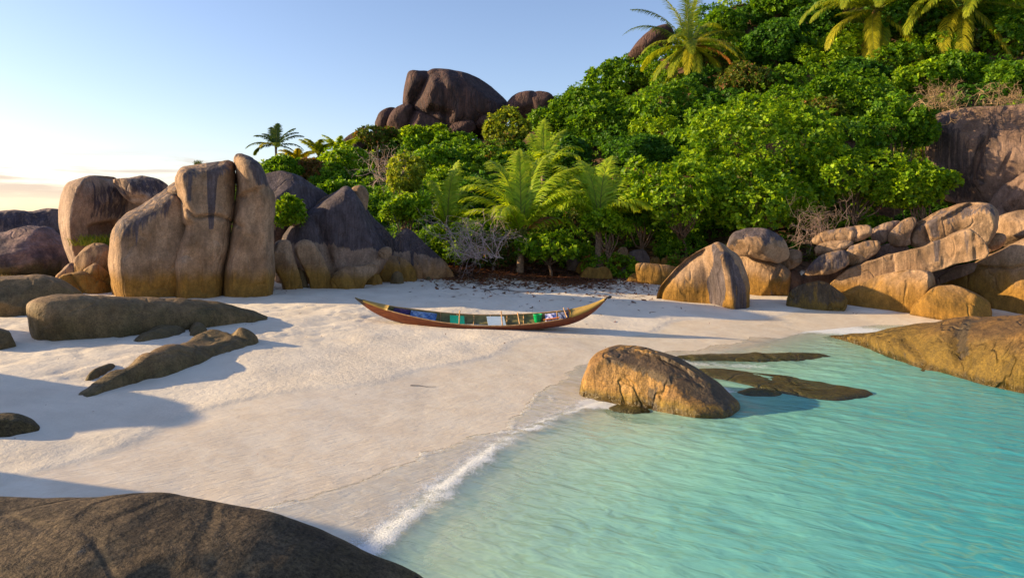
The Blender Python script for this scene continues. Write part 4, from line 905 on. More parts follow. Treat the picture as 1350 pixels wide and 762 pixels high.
# bare shrubs
def bare(label, cx, cy, rx, ry, Y, mat, n=34, seed=0, base=None, leafy=None, fwd=.4, name='dry_shrub', th=1.0):
    rg = np.random.default_rng(500 + seed); c = P(cx, cy, Y); r = np.array([rx / F * Y, rx / F * Y * .6, ry / F * Y])
    b = P(*base, Y) if base else c - np.array([0, 0, r[2]])
    b[2] = max(b[2], g1(b[0], b[1]) - .1)
    segs = []
    def grow(p, d, L, rad, lev):
        k = 5; pts = [p]
        for i in range(k - 1):
            d = norm(d + rg.normal(size=3) * .28 + np.array([0, 0, -.03])); pts.append(pts[-1] + d * L / (k - 1))
        segs.append((np.array(pts), np.linspace(rad, rad * .55, k)))
        if lev > 0:
            for _ in range(rg.integers(2, 4)):
                i = rg.integers(2, k); grow(pts[i], norm(d + rg.normal(size=3) * .75), L * (.55 + .2 * rg.random()), rad * .6, lev - 1)
    for _ in range(n):
        q = c + norm(rg.normal(size=3)) * r * (.35 + .5 * rg.random())
        L = np.linalg.norm(q - b); grow(b + rg.normal(size=3) * np.array([r[0] * .35, .15, .05]), norm(q - b), L * .75, .02 * th, 3)
    TV, TF = tube_mesh(segs, 3)
    o = mesh_obj(name, TV, TF, mat, None, True, b); tag(o, label, 'dry shrub')
    return o
bare('big dry grey leafless shrub at the edge of the sand', 618, 302, 44, 34, 27.4, DEAD, 34, 1, base=(640, 340))
bare('dark twiggy shrub base beside the triangular boulders', 520, 305, 32, 24, 27.6, plain('dark_twigs', (.12, .09, .085), .9), 18, 2)
bare('pinkish leafless branches on the slope below the hilltop rocks', 510, 212, 28, 26, 34.5, DEAD, 26, 3, base=(520, 240))
bare('brown leafless brush left of the brown cliff slab', 1245, 122, 42, 20, 31.0, DEAD2, 34, 4)
bare('brown leafless brush above the brown cliff slab at the right edge', 1325, 124, 36, 14, 30.2, DEAD2, 26, 5)
bare('bare twigs hanging below the bright bushes above the stacked slabs', 1085, 292, 50, 26, 26.8, plain('grey_twigs', (.22, .15, .12), .9), 34, 6)

# ------------------------------------------------------------------ palms
def frond(root, base, az, el, L, droop, lw, rg, col, sway=0, twist=0):
    n = 14; t = np.linspace(0, 1, n)
    ang = el - droop * t ** 1.6
    dl = L / (n - 1); h = np.concatenate([[0], np.cumsum(np.cos(ang[:-1]) * dl)]); v = np.concatenate([[0], np.cumsum(np.sin(ang[:-1]) * dl)])
    az_t = az + sway * t
    p = base + np.stack([h * np.cos(az_t), h * np.sin(az_t), v], 1)
    tg = norm(np.gradient(p, axis=0)); side = norm(np.cross(tg, [0, 0, 1.])); nrm = np.cross(side, tg)
    V, Fc = tube_mesh([(p, np.linspace(.035, .006, n))], 4)
    T = np.tile(np.array([.22, .24, .04]), (len(V), 1))
    K = 52 if L > 2.9 else 40; tt = np.linspace(.10, 1, K)
    LV = []; LT = []
    for sgn in (-1, 1):
        pi = np.stack([np.interp(tt, t, p[:, i]) for i in range(3)], 1) + rg.normal(size=(K, 3)) * .005
        ti = norm(np.stack([np.interp(tt, t, tg[:, i]) for i in range(3)], 1)); si = norm(np.stack([np.interp(tt, t, side[:, i]) for i in range(3)], 1)); ni = norm(np.stack([np.interp(tt, t, nrm[:, i]) for i in range(3)], 1))
        ll = 1.3 * lw * (np.sin(np.clip(tt * .93 + .1, 0, 1) * math.pi) ** .5 * .85 + .2) * (.85 + .3 * rg.random(K))
        fwd = .8 + .7 * tt
        d0 = norm(si * sgn * 1.0 + ti * fwd[:, None] + ni * (.15 + twist) + rg.normal(size=(K, 3)) * .07)
        prev = pi; w0 = .026 + .014 * rg.random(K)
        d = d0
        for sgm in range(3):
            nx = prev + d * (ll / 3)[:, None]
            wd = norm(np.cross(d, ni)) 
            wa = (w0 * (1, 1.15, .75)[sgm])[:, None]; wb = (w0 * (1.15, .75, .1)[sgm])[:, None]
            LV.append(np.stack([prev - wd * wa, prev + wd * wa, nx + wd * wb, nx - wd * wb], 1))
            yv = np.clip(rg.random(K) * .7 + .3 * tt, 0, 1)[:, None]
            cc = (np.array(col[0]) * (1 - yv) + np.array(col[1]) * yv) * np.exp(rg.normal(size=K) * .12)[:, None]
            LT.append(np.repeat(cc[:, None], 4, 1))
            prev = nx; d = norm(d + np.array([0, 0, -.42]) * (1 + .3 * rg.random((K, 1))))
    LV = np.concatenate(LV).reshape(-1, 3); LT = np.concatenate(LT).reshape(-1, 3)
    LF = np.arange(len(LV)).reshape(-1, 4) + len(V)
    return mesh_obj('frond', np.vstack([V, LV]), np.vstack([Fc, LF]), FROND, root, False, base, dict(tint=np.vstack([T, LT])))

PG = dict(young=((.17, .32, .010), (.46, .52, .025)), old=((.12, .21, .015), (.34, .36, .02)), dark=((.04, .10, .02), (.12, .16, .02)), dead=((.45, .20, .07), (.55, .30, .12)), gold=((.26, .28, .015), (.48, .42, .025)))
PALMTRUNK = plain('palm_trunk', (.24, .16, .10), .85, .2, .4, 14, .02)
def palm(label, cx, cy, Y, th, frs, col='young', L=2.6, lw=.5, lean=0, tr=.12, coco=0, name='palm_tree'):
    rg = np.random.default_rng(int(cx * 7 + cy))
    if Y > 32: Y = float(np.clip(hit(cx, cy + 48), Y - 3, Y + 14)) - .2
    elif Y > 27.5: Y += 2.3
    L *= max(1, Y / 36) if Y > 36 else 1
    top = P(cx, cy, Y); gz = g1(top[0] + lean, top[1])
    base = np.array([top[0] + lean, Y + .05, min(gz - .1, top[2] - .3)])
    root = empty(name, tuple(base), label, 'palm')
    pts, rad = limb(base, top, tr * 1.35, tr * .8, rg, 12, .015, .004)
    rad = rad * (1 + .08 * np.sin(np.arange(12) * 2.1)); rad[-1] *= 1.5
    V, Fc = tube_mesh([(pts, rad)], 10); mesh_obj('trunk', V, Fc, PALMTRUNK, root, True, base)
    for f in frs:
        az, el, dr = f[:3]; k = f[3] if len(f) > 3 else 1.0; cc = f[4] if len(f) > 4 else col
        frond(root, top + np.array([math.cos(R(az)), math.sin(R(az)), 0]) * tr * .5 + np.array([0, 0, rg.random() * .1]), R(az + rg.normal() * 4), R(el), L * k, R(dr), lw * (.8 + .2 * k), rg, PG[cc], R(rg.normal() * 12))
    for i in range(coco):
        a = rg.random() * 6.28; c = top + np.array([math.cos(a) * .22, math.sin(a) * .22, -.18 - .12 * rg.random()])
        u = np.linspace(0, math.pi, 7); prof = np.stack([0 * u, 0 * u, np.cos(u) * .15], 1) + c
        V, Fc = tube_mesh([(prof, np.sin(u) * .115 + .002)], 8)
        mesh_obj('coconut', V, Fc, plain('coconut_husk', (.30, .17, .04), .6) if i == 0 else bpy.data.materials['coconut_husk'], root, True, base)
    return root
def ring(n, el, dr, k=1, a0=0, jit=10, cc=None, seed=0):
    r = random.Random(seed + n); out = []
    for i in range(n):
        t = (a0 + i * 360 / n + r.uniform(-jit, jit), el + r.uniform(-7, 7), dr + r.uniform(-12, 12), k * r.uniform(.88, 1.08))
        out.append(t + ((cc,) if cc else ()))
    return out
# azimuth: 0 = right, 90 = away, 180 = left, -90 = to the viewer
palm('big young palm with arching yellow green fronds behind the dry shrub', 688, 312, 28.0, .5,
     [(178, 62, 95, 1.1), (165, 74, 85, 1.25), (140, 80, 70, 1.35), (100, 84, 60, 1.45), (60, 82, 75, 1.5), (30, 74, 75, 1.35), (5, 66, 80, 1.25), (-20, 60, 75, 1.1), (-150, 52, 105, 1.0), (-120, 58, 120, 1.0), (-165, 70, 100, 1.2), (10, 42, 95, .8), (185, 42, 90, .85), (0, 50, 90, .62, 'dead'), (20, 78, 95, 1.4)], 'young', 3.25, .68, lean=-.1, tr=.14)
palm('crooked trunked young palm right of the big young palm', 790, 302, 28.2, .8,
     [(175, 66, 100, 1.15), (150, 76, 85, 1.25), (110, 82, 70, 1.3), (70, 84, 65, 1.35), (35, 76, 80, 1.25), (8, 68, 100, 1.2), (-20, 58, 110, 1.0), (190, 52, 110, 1.05), (-150, 60, 120, .95), (-60, 62, 120, .9), (5, 50, 110, 1.0), (165, 80, 80, 1.3)], 'young', 3.0, .66, lean=.05, tr=.16)
palm('small spiky young palm left of the big young palm', 590, 300, 29.5, .4,
     [(178, 60, 70, .9), (150, 76, 50, 1.0), (90, 86, 30, 1.25), (45, 74, 60, .9), (5, 60, 80, .9), (-30, 50, 80, .75), (-150, 52, 90, .8), (60, 84, 40, 1.1)], 'young', 2.6, .45, tr=.09)
palm('slender palm rising between the two young palms behind', 716, 232, 33.0, .5,
     [(175, 62, 90, 1.0), (140, 78, 70, 1.15), (90, 86, 45, 1.25), (50, 80, 70, 1.2), (10, 68, 110, 1.15), (-20, 60, 120, 1.0), (200, 55, 110, .9), (-90, 70, 110, .8)], 'young', 2.7, .5, tr=.12)
palm('coconut palm standing out against the sky on the hillside', 908, 62, 40.0, 3,
     [(90, 86, 20, 1.2), (60, 74, 40, 1.15), (120, 72, 40, 1.15), (150, 58, 60, 1.15, 'dark'), (170, 40, 90, 1.1, 'dark'), (30, 52, 75, 1.1), (8, 34, 80, 1.15, 'dark'), (20, 42, 95, 1.0, 'gold')]
     + ring(12, 8, 75, .95, 20, cc='old') + ring(11, -30, 48, .85, 40, cc='old', seed=3) + [(-70, 10, 85, .9, 'gold'), (-95, -20, 60, .85, 'gold'), (-30, -10, 70, .85, 'dead')], 'old', 3.5, .62, tr=.14, coco=7)
palm('heavy crowned coconut palm with golden hanging fronds, upper right', 1155, 14, 37.0, 3,
     ring(11, 50, 80, 1.0, 10, cc='dark') + ring(13, 16, 85, 1.05, 30, cc='old') + [(-160, -15, 60, 1.0, 'gold'), (-130, -35, 45, 1.0, 'gold'), (-110, -50, 30, 1.0, 'gold'), (-85, -55, 25, .8, 'old'), (-60, -40, 40, 1.05, 'gold'), (-35, 5, 75, 1.05, 'gold'), (-15, -15, 60, .95, 'old'), (-170, 10, 70, 1.05, 'old')], 'old', 4.3, .72, tr=.15, coco=6)
palm('coconut palm with broad golden fronds cut by the top edge, far right', 1272, 6, 35.0, 3,
     ring(12, 40, 80, 1.0, 0, cc='dark', seed=5) + ring(9, 10, 80, 1.0, 20, cc='old', seed=6) + [(-150, -30, 45, 1.05, 'gold'), (-170, 0, 75, 1.1, 'old'), (-120, -50, 25, 1.1, 'gold'), (-70, -48, 30, 1.05, 'gold'), (-40, -10, 60, 1.05, 'old'), (-20, 5, 65, 1.1, 'old'), (-135, -40, 30, 1.2, 'gold')], 'old', 4.3, .75, tr=.15, coco=4, lean=.6)
palm('small dark palm silhouetted on the left skyline above the pillar', 364, 193, 36.0, 1,
     [(90, 84, 25, .85), (130, 66, 45, .95), (50, 62, 45, .95), (165, 42, 60, 1.05), (15, 42, 60, 1.05), (180, 18, 70, 1.1), (0, 15, 70, 1.05), (-160, 5, 80, .9), (-20, 0, 80, .9), (150, 55, 60, .9), (30, 55, 60, .95), (-120, 20, 80, .7, 'gold'), (-60, 20, 80, .7, 'old')], 'dark', 1.45, .4, tr=.09)
palm('small fuzzy palm on the skyline, nearer the silhouetted palm', 420, 206, 36.0, .6, ring(10, 60, 65, .95, 0, seed=8), 'old', 1.3, .34, tr=.08)
palm('small fuzzy palm on the skyline beside the slanting dark slab', 450, 206, 35.0, .6, ring(11, 60, 60, 1.0, 12, seed=9), 'young', 1.45, .36, tr=.08)
palm('low yellow palm peeking over the tall pillar below the silhouetted palm', 392, 218, 32.5, .5, ring(9, 58, 70, 1.0, 12, seed=11), 'gold', 1.3, .34, tr=.08)

# ------------------------------------------------------------------ grass tuft in the hollow + twig on the column
def tuft(label, cx, cy, Y, n, L, wpx, cols, seed, name='grass_tuft'):
    rg = np.random.default_rng(seed); V = []; T = []
    c = P(cx, cy, Y)
    for i in range(n):
        b = c + np.array([rg.normal() * wpx / F * Y * .45, rg.normal() * .12, 0]); d = norm(np.array([rg.normal() * .5, rg.normal() * .3 - .15, 1.])); l = L * (.5 + .7 * rg.random())
        w = np.array([.011, 0, 0]); m1 = b + d * l * .55; m2 = b + d * l + np.array([d[0], d[1], -.3]) * l * .25
        V += [b - w, b + w, m1 + w, m1 - w, m1 - w, m1 + w, m2 + w * .2, m2 - w * .2]
        cc = np.array(cols[0]) + (np.array(cols[1]) - np.array(cols[0])) * rg.random(); T += [cc] * 8
    o = mesh_obj(name, np.array(V), np.arange(len(V)).reshape(-1, 4), LEAF, None, False, c, dict(tint=np.array(T)))
    return tag(o, label, 'grass tuft')
tuft('green and yellow grass tuft growing in the hollow of the blocky boulder', 127, 324, 24.25, 420, .42, 34, ((.07, .17, .01), (.30, .28, .02)), 4)
tuft('dry straw coloured tuft on the ledge at the left edge', 8, 369, 25.2, 200, .22, 16, ((.40, .30, .10), (.55, .42, .2)), 5)
tuft('sparse sprig growing on top of the twin column against the sky', 262, 219, 22.9, 80, .2, 2.2, ((.06, .10, .03), (.12, .16, .03)), 6)

# ------------------------------------------------------------------ leaf litter, sticks
rg = np.random.default_rng(77)
Vs = []; T = []
def litter(cx, cy, sx, sy, n, size=.07):
    Yc = hit(cx, cy); Y = Yc + rg.normal(size=n) * sy * Yc ** 2 / (F * 2.5); x = (cx - CX) / F * Yc + rg.normal(size=n) * sx * Yc / F; z = ground(x, Y)
    k = shore_s(x, Y) > .4; x, Y, z = x[k], Y[k], z[k]
    for x_, y_, z_ in zip(x, Y, z):
        a = rg.random() * 6.28; l = size * (.5 + rg.random() * 1.3); w = l * (.12 + .35 * rg.random())
        d = np.array([math.cos(a), math.sin(a), rg.normal() * .25]); s = np.array([-math.sin(a), math.cos(a), rg.normal() * .3])
        c = np.array([x_, y_, z_ + .012 + .02 * rg.random()])
        Vs.extend([c - d * l, c + s * w, c + d * l, c - s * w]); k = rg.random(); T.extend([np.array([.16, .07, .04]) * (.4 + 1.3 * k)] * 4)
litter(640, 349, 34, 5, 4500, .09); litter(720, 352, 42, 6, 5500, .09); litter(750, 371, 24, 2.5, 1300); litter(800, 358, 34, 7, 2600, .08); litter(600, 352, 20, 3, 1400); litter(700, 362, 26, 2, 500); litter(860, 358, 24, 6, 900)
litter(690, 368, 50, 7, 380, .05); litter(860, 366, 30, 6, 200, .05); litter(380, 378, 16, 4, 100, .04); litter(640, 380, 70, 8, 120, .04); litter(1070, 390, 20, 5, 40, .05); litter(480, 405, 130, 14, 170, .022); litter(180, 500, 130, 40, 150, .014); litter(700, 440, 120, 14, 90, .018); litter(1000, 400, 60, 8, 60, .03)
tag(mesh_obj('leaf_litter', np.array(Vs), np.arange(len(Vs)).reshape(-1, 4), LEAF, None, False, None, dict(tint=np.array(T))), 'brown dead leaves and seaweed scattered where the sand meets the bushes', 'leaf litter', kind='stuff')
STICK = plain('driftwood', (.13, .10, .09), .9)
def stick(label, pts, r, branch=None):
    def gp(q): 
        Y = hit(*q); x = (q[0] - CX) / F * Y; return np.array([x, Y, g1(x, Y) + r * 1.2])
    segs = [(np.array([gp(q) for q in pts]), np.linspace(r, r * .5, len(pts)))]
    if branch: segs.append((np.array([gp(q) for q in branch]), np.linspace(r * .8, r * .5, len(branch))))
    V, Fc = tube_mesh(segs, 6); tag(mesh_obj('driftwood_stick', V, Fc, STICK, None, True, V.mean(0)), label, 'stick')
stick('forked thin driftwood branch lying on the sand behind the boat', [(640, 383.5), (652, 382), (663, 382.5), (680, 385), (704, 385.5), (709, 381), (717, 384)], .02, [(661, 382.5), (667, 378), (676, 375.5), (690, 375.5), (705, 377)])
stick('short dark stick on the sand left of the forked branch', [(626, 374.5), (631, 375.5), (636, 376.5)], .025)
stick('long thin twig on the wet sand where the wash ends', [(541, 509), (552, 509), (562, 511), (575, 511)], .008)
stick('brown crumb of driftwood on the sand right of the forked branch', [(741, 381), (745, 382)], .03)
stick('dark scrap on the sand near the boat prow', [(833, 399), (838, 400.5)], .03)

# ------------------------------------------------------------------ boat
def lerp_tab(x, xs_, ys_): return np.interp(x, xs_, ys_)
Yb = hit(640, 434.5) + .38
k_ = Yb / F
bx0 = (468 - CX) * k_; bx1 = (802 - CX) * k_
def bz(py): return CAMH - (py - HY) * k_
# profile tables read along the boat (photo pixel columns turned into metres)
sx = np.array([468, 485, 503, 518, 540, 560, 587, 628, 669, 710, 746, 765, 784, 798, 802])
near_ = np.array([392.5, 398, 403, 407, 411, 414.5, 418.5, 421.8, 421.8, 419, 414, 409, 402, 394, 391.2])
keel_ = np.array([393.5, 407.5, 417, 422.5, 427.5, 430.5, 433, 434.6, 433.8, 431.8, 427.5, 422, 411, 397, 392])
wid = np.array([0.02, .14, .26, .36, .50, .60, .70, .78, .78, .72, .58, .44, .26, .07, .02]) # half-beam*?
n = 61
T_ = np.linspace(0, 1, n); pxs = 468 + (802 - 468) * T_
def sm(a):  # smooth table lookup
    v = np.interp(pxs, sx, a); 
    for _ in range(3): v[1:-1] = (v[:-2] + 2 * v[1:-1] + v[2:]) / 4
    return v
X = (pxs - CX) * k_; zs = bz(sm(near_)); zk = bz(sm(keel_)) ; hb = sm(wid) * .58
heel = R(11)
def section(i, u, off):   # u -1..1 (near side negative) -> local y,z of the hull skin
    h = zs[i] + .0 - zk[i]; b = max(hb[i] - off, .004); a = abs(u)
    y = b * math.sin(a * math.pi / 2) ** .85 * (1 if u > 0 else -1)
    z = (h - off * .3) * (1 - math.cos(a * math.pi / 2)) ** 1.15 + off
    if a > .999: z = h
    return y, z
def place(i_x, y, z, zkk):
    # heel about the keel line towards the viewer
    return (i_x, Yb + y * math.cos(heel) - z * math.sin(heel) * 1.0, zkk + z * math.cos(heel) + y * math.sin(heel))
M_out = plain('boat_brown_paint', (.15, .035, .016), .45, .4, .35, 5, .004)
m, nt = newmat('boat_hull_paint'); N = NT(nt)
tc = N.n('ShaderNodeTexCoord').outputs['Object']
f = N.noise(N.map(tc, (.5, 3, 9)), 3, 6, .65)
c = N.mix(N.ramp(f, .3, .7), (.10, .020, .010), (.22, .058, .014))
c = N.mix(N.ramp(N.noise(tc, 11, 5, .7), .60, .72, 0, .6), c, (.30, .19, .12))
c = N.mix(N.attr('blue').outputs['Fac'], c, (.012, .02, .10))
c = N.mix(N.attr('tip').outputs['Fac'], c, (.015, .012, .012))
N.out(N.bsdf(c, .48, .4, N.bump(f, .5, .01)).outputs[0]); M_HULL = m
M_IN = plain('boat_ochre_inside', (.20, .17, .07), .7, .3, .25, 6, .006)
M_RIM = plain('boat_rim_wood', (.46, .27, .12), .6, .3, .3, 9)
M_YEL = plain('boat_yellow_paint', (.34, .22, .045), .5, .35, .15, 7)
boat = empty('wooden_boat', ((bx0 + bx1) / 2, Yb, float(zk.min())), 'long slim brown wooden boat with upturned ends resting on the sand', 'boat')
us = np.concatenate([np.linspace(-1, 1, 25)])
V = []; blue = []; tip = []
for i in range(n):
    for u in us:
        y, z = section(i, u, 0); V.append(place(X[i], y, z, zk[i]))
        blue.append(1.0 if (abs(u) < .36 and .12 < T_[i] < .68) else 0.0); tip.append(1.0 if (T_[i] < .035 or T_[i] > .985) else 0)
mU = len(us)
Fc = [[i * mU + j, (i + 1) * mU + j, (i + 1) * mU + j + 1, i * mU + j + 1] for i in range(n - 1) for j in range(mU - 1)]
mesh_obj('hull', np.array(V), np.array(Fc), M_HULL, boat, True, np.array(boat.location), dict(blue=blue, tip=tip))
V = []
for i in range(n):
    for u in us:
        y, z = section(i, u, .028); V.append(place(X[i], y, z, zk[i]))
Fc = [[i * mU + j, i * mU + j + 1, (i + 1) * mU + j + 1, (i + 1) * mU + j] for i in range(n - 1) for j in range(mU - 1)]
mesh_obj('inner_planking', np.array(V), np.array(Fc), M_IN, boat, True, np.array(boat.location))
for sgn in (-1, 1):
    pts = []
    for i in range(n):
        y, z = section(i, sgn, 0); pts.append(place(X[i], y - sgn * .012, z + .004, zk[i]))
    pts = np.array(pts)
    TV, TF = tube_mesh([(pts[8:50], np.full(42, .017))], 6); mesh_obj('gunwale', TV, TF, M_RIM, boat, True, np.array(boat.location))
def deck(i0, i1, name, mat, lift=.014):
    V = []; 
    for i in range(i0, i1 + 1):
        for u in (-1, -.5, 0, .5, 1):
            y, z = section(i, 1, 0); V.append(place(X[i], y * u, z + lift + .02 * (1 - u * u), zk[i]))
            V.append(place(X[i], y * u, z + lift - .03, zk[i]))
    kk = 10; Fc = []
    for a in range(i1 - i0):
        for j in range(4):
            o_ = a * kk + j * 2; Fc.append([o_, o_ + kk, o_ + kk + 2, o_ + 2]); Fc.append([o_ + 1, o_ + 3, o_ + kk + 3, o_ + kk + 1])
    Fc.append([0, 2, 3, 1]); 
    for j in range(4):
        Fc.append([j * 2, j * 2 + 1, j * 2 + 3, j * 2 + 2]); e = (i1 - i0) * kk + j * 2; Fc.append([e, e + 2, e + 3, e + 1])
    for a in range(i1 - i0):
        for j in (0, 8):
            o_ = a * kk + j; Fc.append([o_, o_ + 1, o_ + kk + 1, o_ + kk])
    return mesh_obj(name, np.array(V), np.array(Fc), mat, boat, False, np.array(boat.location))
deck(2, 8, 'end_deck', M_YEL); deck(51, 59, 'end_deck', M_YEL)
for i in (12, 16, 20, 24, 28, 32, 36, 40, 44, 48):     # ribs
    pts = np.array([place(X[i], *section(i, u, .04), zk[i]) for u in np.linspace(-1, 1, 13)])
    TV, TF = tube_mesh([(pts, np.full(13, .014))], 4); mesh_obj('rib', TV, TF, M_RIM, boat, True, np.array(boat.location))
for px, ext in ((608, .08), (662, .08), (685, .02), (749, .05)):        # cross beams with a raised far end
    i = int(round((px - 468) / 334 * 60)); yb, zb = section(i, 1, 0)
    a = np.array(place(X[i], -yb, zb + .015, zk[i])); b = np.array(place(X[i] - .05, yb * 1.02, zb + .015 + ext, zk[i]))
    TV, TF = tube_mesh([(np.array([a, (a + b) / 2 + [0, 0, -.01], b]), np.full(3, .018))], 6)
    mesh_obj('cross_beam', TV, TF, M_RIM, boat, True, np.array(boat.location))
TV, TF = tube_mesh([(np.array([(X[-1] - .05, Yb - .22, zs[-1] - .01), (X[-1] + .02, Yb - .22, zs[-1] + .02), (X[-1] + .06, Yb - .22, zs[-1] + .03)]), np.array([.03, .04, .02]))], 8)
mesh_obj('prow_cap', TV, TF, plain('boat_black_tip', (.02, .02, .025), .5), boat, True, np.array(boat.location))
def bpt(px, v, up=0):
    """point inside the boat: pixel column, v across (-1 near .. 1 far), height fraction of hull side"""
    t = (px - 468) / 334 * 60; i = int(t); f = t - i; i2 = min(i + 1, 60)
    h = (zs[i] - zk[i]) * (1 - f) + (zs[i2] - zk[i2]) * f; b = hb[i] * (1 - f) + hb[i2] * f; kz = zk[i] * (1 - f) + zk[i2] * f
    return np.array(place((px - CX) * k_, b * v * .86, h * up, kz))
def panel(name, label, cat, x0, x1, up0, up1, v0, v1, mat, th=.02, skew=0, bulge=0):
    nu, nv = 14, 8; V = []
    for a in range(nu + 1):
        for b_ in range(nv + 1):
            fu, fv = a / nu, b_ / nv
            p = bpt(x0 + (x1 - x0) * fu + skew * (1 - fv), v0 + (v1 - v0) * fv, up0 + (up1 - up0) * fv)
            p[2] += bulge * math.sin(fu * math.pi) * math.sin(fv * math.pi) * (1 + .5 * math.sin(fu * 17 + fv * 9))
            V.append(p)
    V = np.array(V); m1 = len(V); V = np.vstack([V, V - [0, 0, th]])
    i = (np.arange(nu)[:, None] * (nv + 1) + np.arange(nv)[None]).reshape(-1)
    q = np.stack([i, i + nv + 1, i + nv + 2, i + 1], 1); Fc = [list(r) for r in q] + [list(r[::-1] + m1) for r in q]
    per = [a * (nv + 1) for a in range(nu + 1)] + [nu * (nv + 1) + b_ for b_ in range(1, nv + 1)] + [a * (nv + 1) + nv for a in range(nu - 1, -1, -1)] + [b_ for b_ in range(nv - 1, 0, -1)]
    for a, b_ in zip(per, per[1:] + per[:1]): Fc.append([a, a + m1, b_ + m1, b_])
    o = mesh_obj(name, V, Fc, mat, None, bulge > 0, V.mean(0)); return tag(o, label, cat)
panel('plastic_board', 'teal green sheet lying across the middle of the boat', 'board', 592, 611, .62, .93, -.85, .9, plain('teal_plastic', (.0, .26, .16), .4, .4, .1), .02, skew=3)
panel('plastic_board', 'pale blue white sheet leaning inside the boat beside the raised beam', 'board', 641, 664, .74, .97, -.9, .9, plain('pale_blue_plastic', (.36, .47, .58), .5, .3, .06), .02, skew=4)
panel('tarpaulin', 'crumpled blue tarpaulin in the left half of the boat', 'tarpaulin', 541, 575, .72, .98, -.85, .85, plain('blue_tarp', (.06, .13, .30), .6, .3, .5, 14), .03, bulge=.03)
panel('tarpaulin', 'dark purple cloth folded at the left end of the boat', 'tarpaulin', 519, 540, .78, .99, -.8, .85, plain('purple_cloth', (.05, .025, .08), .8, .2, .3, 10), .03, bulge=.03)
panel('cloth_bundle', 'lavender and white cloth bundle right of the green bucket', 'cloth', 719, 734, .6, 1.0, -.8, .8, plain('lavender_cloth', (.38, .38, .62), .8, .2, .5, 18), .04, bulge=.06)
panel('fishing_net', 'dark blue grey heap of net near the right end of the boat', 'net', 736, 750, .6, 1.0, -.8, .8, plain('net_heap', (.09, .11, .20), .9, .2, .8, 25), .04, bulge=.07)
def bucket():
    c = bpt(709, .35, .34); H = .23
    segs = []; z = np.array([0, 0, .02, H, H + .01, H + .01, H * .9, .03, .02]); r = np.array([.001, .085, .09, .125, .132, .118, .112, .08, .001])
    pts = np.stack([0 * z, 0 * z, z], 1); ang = np.arange(20) / 20 * 2 * math.pi
    V = np.array([[r[k] * math.cos(a), r[k] * math.sin(a), z[k]] for k in range(len(z)) for a in ang]) + c
    Fc = [[k * 20 + j, k * 20 + (j + 1) % 20, (k + 1) * 20 + (j + 1) % 20, (k + 1) * 20 + j] for k in range(len(z) - 1) for j in range(20)]
    root = empty('bucket', tuple(c), 'bright green bucket standing in the boat', 'bucket')
    mesh_obj('bucket_body', V, Fc, plain('green_plastic', (.0, .36, .10), .4, .4), root, True, c)
    a = np.linspace(0, math.pi, 9); pts = np.stack([np.cos(a) * .13, -np.sin(a) * .06, H + .0 - np.sin(a) * .05], 1) + c
    TV, TF = tube_mesh([(pts, np.full(9, .006))], 5); mesh_obj('handle', TV, TF, plain('bucket_wire', (.3, .3, .3), .4), root, True, c)
bucket()
ORG = plain('orange_paint', (.55, .16, .02), .55, .3, .2, 8)
def plank(name, label, cat, a, b, w, th, mat):
    a = np.array(a); b = np.array(b); d = norm(b - a); s = norm(np.cross(d, [0, 0, 1.])); u = np.cross(s, d)
    V = [p + s * w * i + u * th * j for p in (a, b) for i in (-1, 1) for j in (-1, 1)]
    Fc = [[0, 1, 3, 2], [4, 6, 7, 5], [0, 4, 5, 1], [2, 3, 7, 6], [0, 2, 6, 4], [1, 5, 7, 3]]
    o = mesh_obj(name, np.array(V), Fc, mat, None, False, (a + b) / 2); bv = o.modifiers.new('bevel', 'BEVEL'); bv.width = .006; bv.segments = 2
    return tag(o, label, cat)
plank('wooden_plank', 'orange plank sticking up near the right end of the boat', 'plank', bpt(757, .2, .55), bpt(748.5, .3, 1.0) + [0, 0, .13], .05, .012, ORG)
plank('wooden_plank', 'orange plank lying beside the lavender cloth in the boat', 'plank', bpt(716, -.3, .9), bpt(737, -.5, .98), .05, .012, ORG)
plank('wooden_paddle', 'thin yellow pole laid along the right end of the boat', 'pole', bpt(754, .4, 1.02), bpt(772, .0, 1.05), .02, .012, M_YEL)

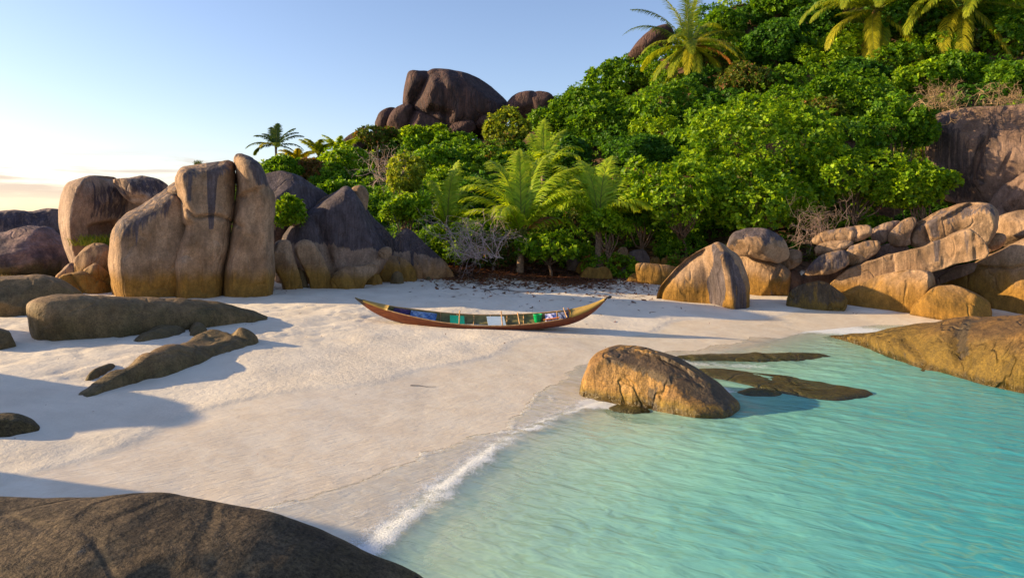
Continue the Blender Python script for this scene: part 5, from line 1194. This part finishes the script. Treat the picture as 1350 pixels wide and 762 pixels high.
# ------------------------------------------------------------------ camera, sky, sun
cam = bpy.data.cameras.new('camera'); co = bpy.data.objects.new('camera', cam); COL.objects.link(co)
co.location = (0, 0, CAMH); co.rotation_euler = (R(90), 0, 0); cam.lens = 24; cam.sensor_width = 36
cam.shift_y = -(381 - HY) / 1350; cam.clip_end = 3000; cam.clip_start = .05
scene.camera = co
EL = R(17); AZ = R(-88)       # sun azimuth measured from +Y towards +X
sd = np.array([math.sin(AZ) * math.cos(EL), math.cos(AZ) * math.cos(EL), math.sin(EL)])
sun = bpy.data.lights.new('sun', 'SUN'); so = bpy.data.objects.new('sun', sun); COL.objects.link(so)
sun.energy = 4.7; sun.angle = R(.6); sun.color = (1.0, .76, .43)
from mathutils import Vector
so.rotation_euler = Vector(tuple(sd)).to_track_quat('Z', 'Y').to_euler(); so.location = (-30, 0, 20)
w = bpy.data.worlds.new('World'); scene.world = w; w.use_nodes = True
nt = w.node_tree; nt.nodes.clear(); N = NT(nt)
sky = N.n('ShaderNodeTexSky'); sky.sky_type = 'NISHITA'; sky.sun_disc = False; sky.sun_elevation = EL; sky.sun_rotation = AZ
sky.air_density = 1.0; sky.dust_density = .7; sky.ozone_density = 2.5
bg = N.n('ShaderNodeBackground'); bg.inputs[1].default_value = .125
tint = N.n('ShaderNodeVectorMath'); tint.operation = 'MULTIPLY'; tint.inputs[1].default_value = (1.0, .885, .92); N.l(sky.outputs[0], tint.inputs[0]); 
wc = N.n('ShaderNodeTexCoord').outputs['Generated']
cn = N.noise(N.map(wc, (1, 1, 9)), 5.5, 6, .6, .5)
sx_ = N.n('ShaderNodeSeparateXYZ'); N.l(wc, sx_.inputs[0])
band = N.math('MULTIPLY', N.ramp(sx_.outputs[2], .005, .035), N.ramp(sx_.outputs[2], .055, .10, 1, 0))
cf = N.math('MULTIPLY', N.ramp(cn, .44, .60), N.math('MULTIPLY', band, .75))
N.l(N.mix(cf, tint.outputs[0], (3.1, 2.35, 1.95)), bg.inputs[0])
o = N.n('ShaderNodeOutputWorld'); N.l(bg.outputs[0], o.inputs[0])
vs = scene.view_settings; vs.view_transform = 'Standard'; vs.look = 'None'; vs.exposure = 1.0; vs.gamma = 1; vs.use_curve_mapping = False
scene.render.engine = 'CYCLES'
scene.cycles.max_bounces = 7; scene.cycles.transparent_max_bounces = 8
print('objects', len(bpy.data.objects), 'polys', sum(len(m.polygons) for m in bpy.data.meshes))
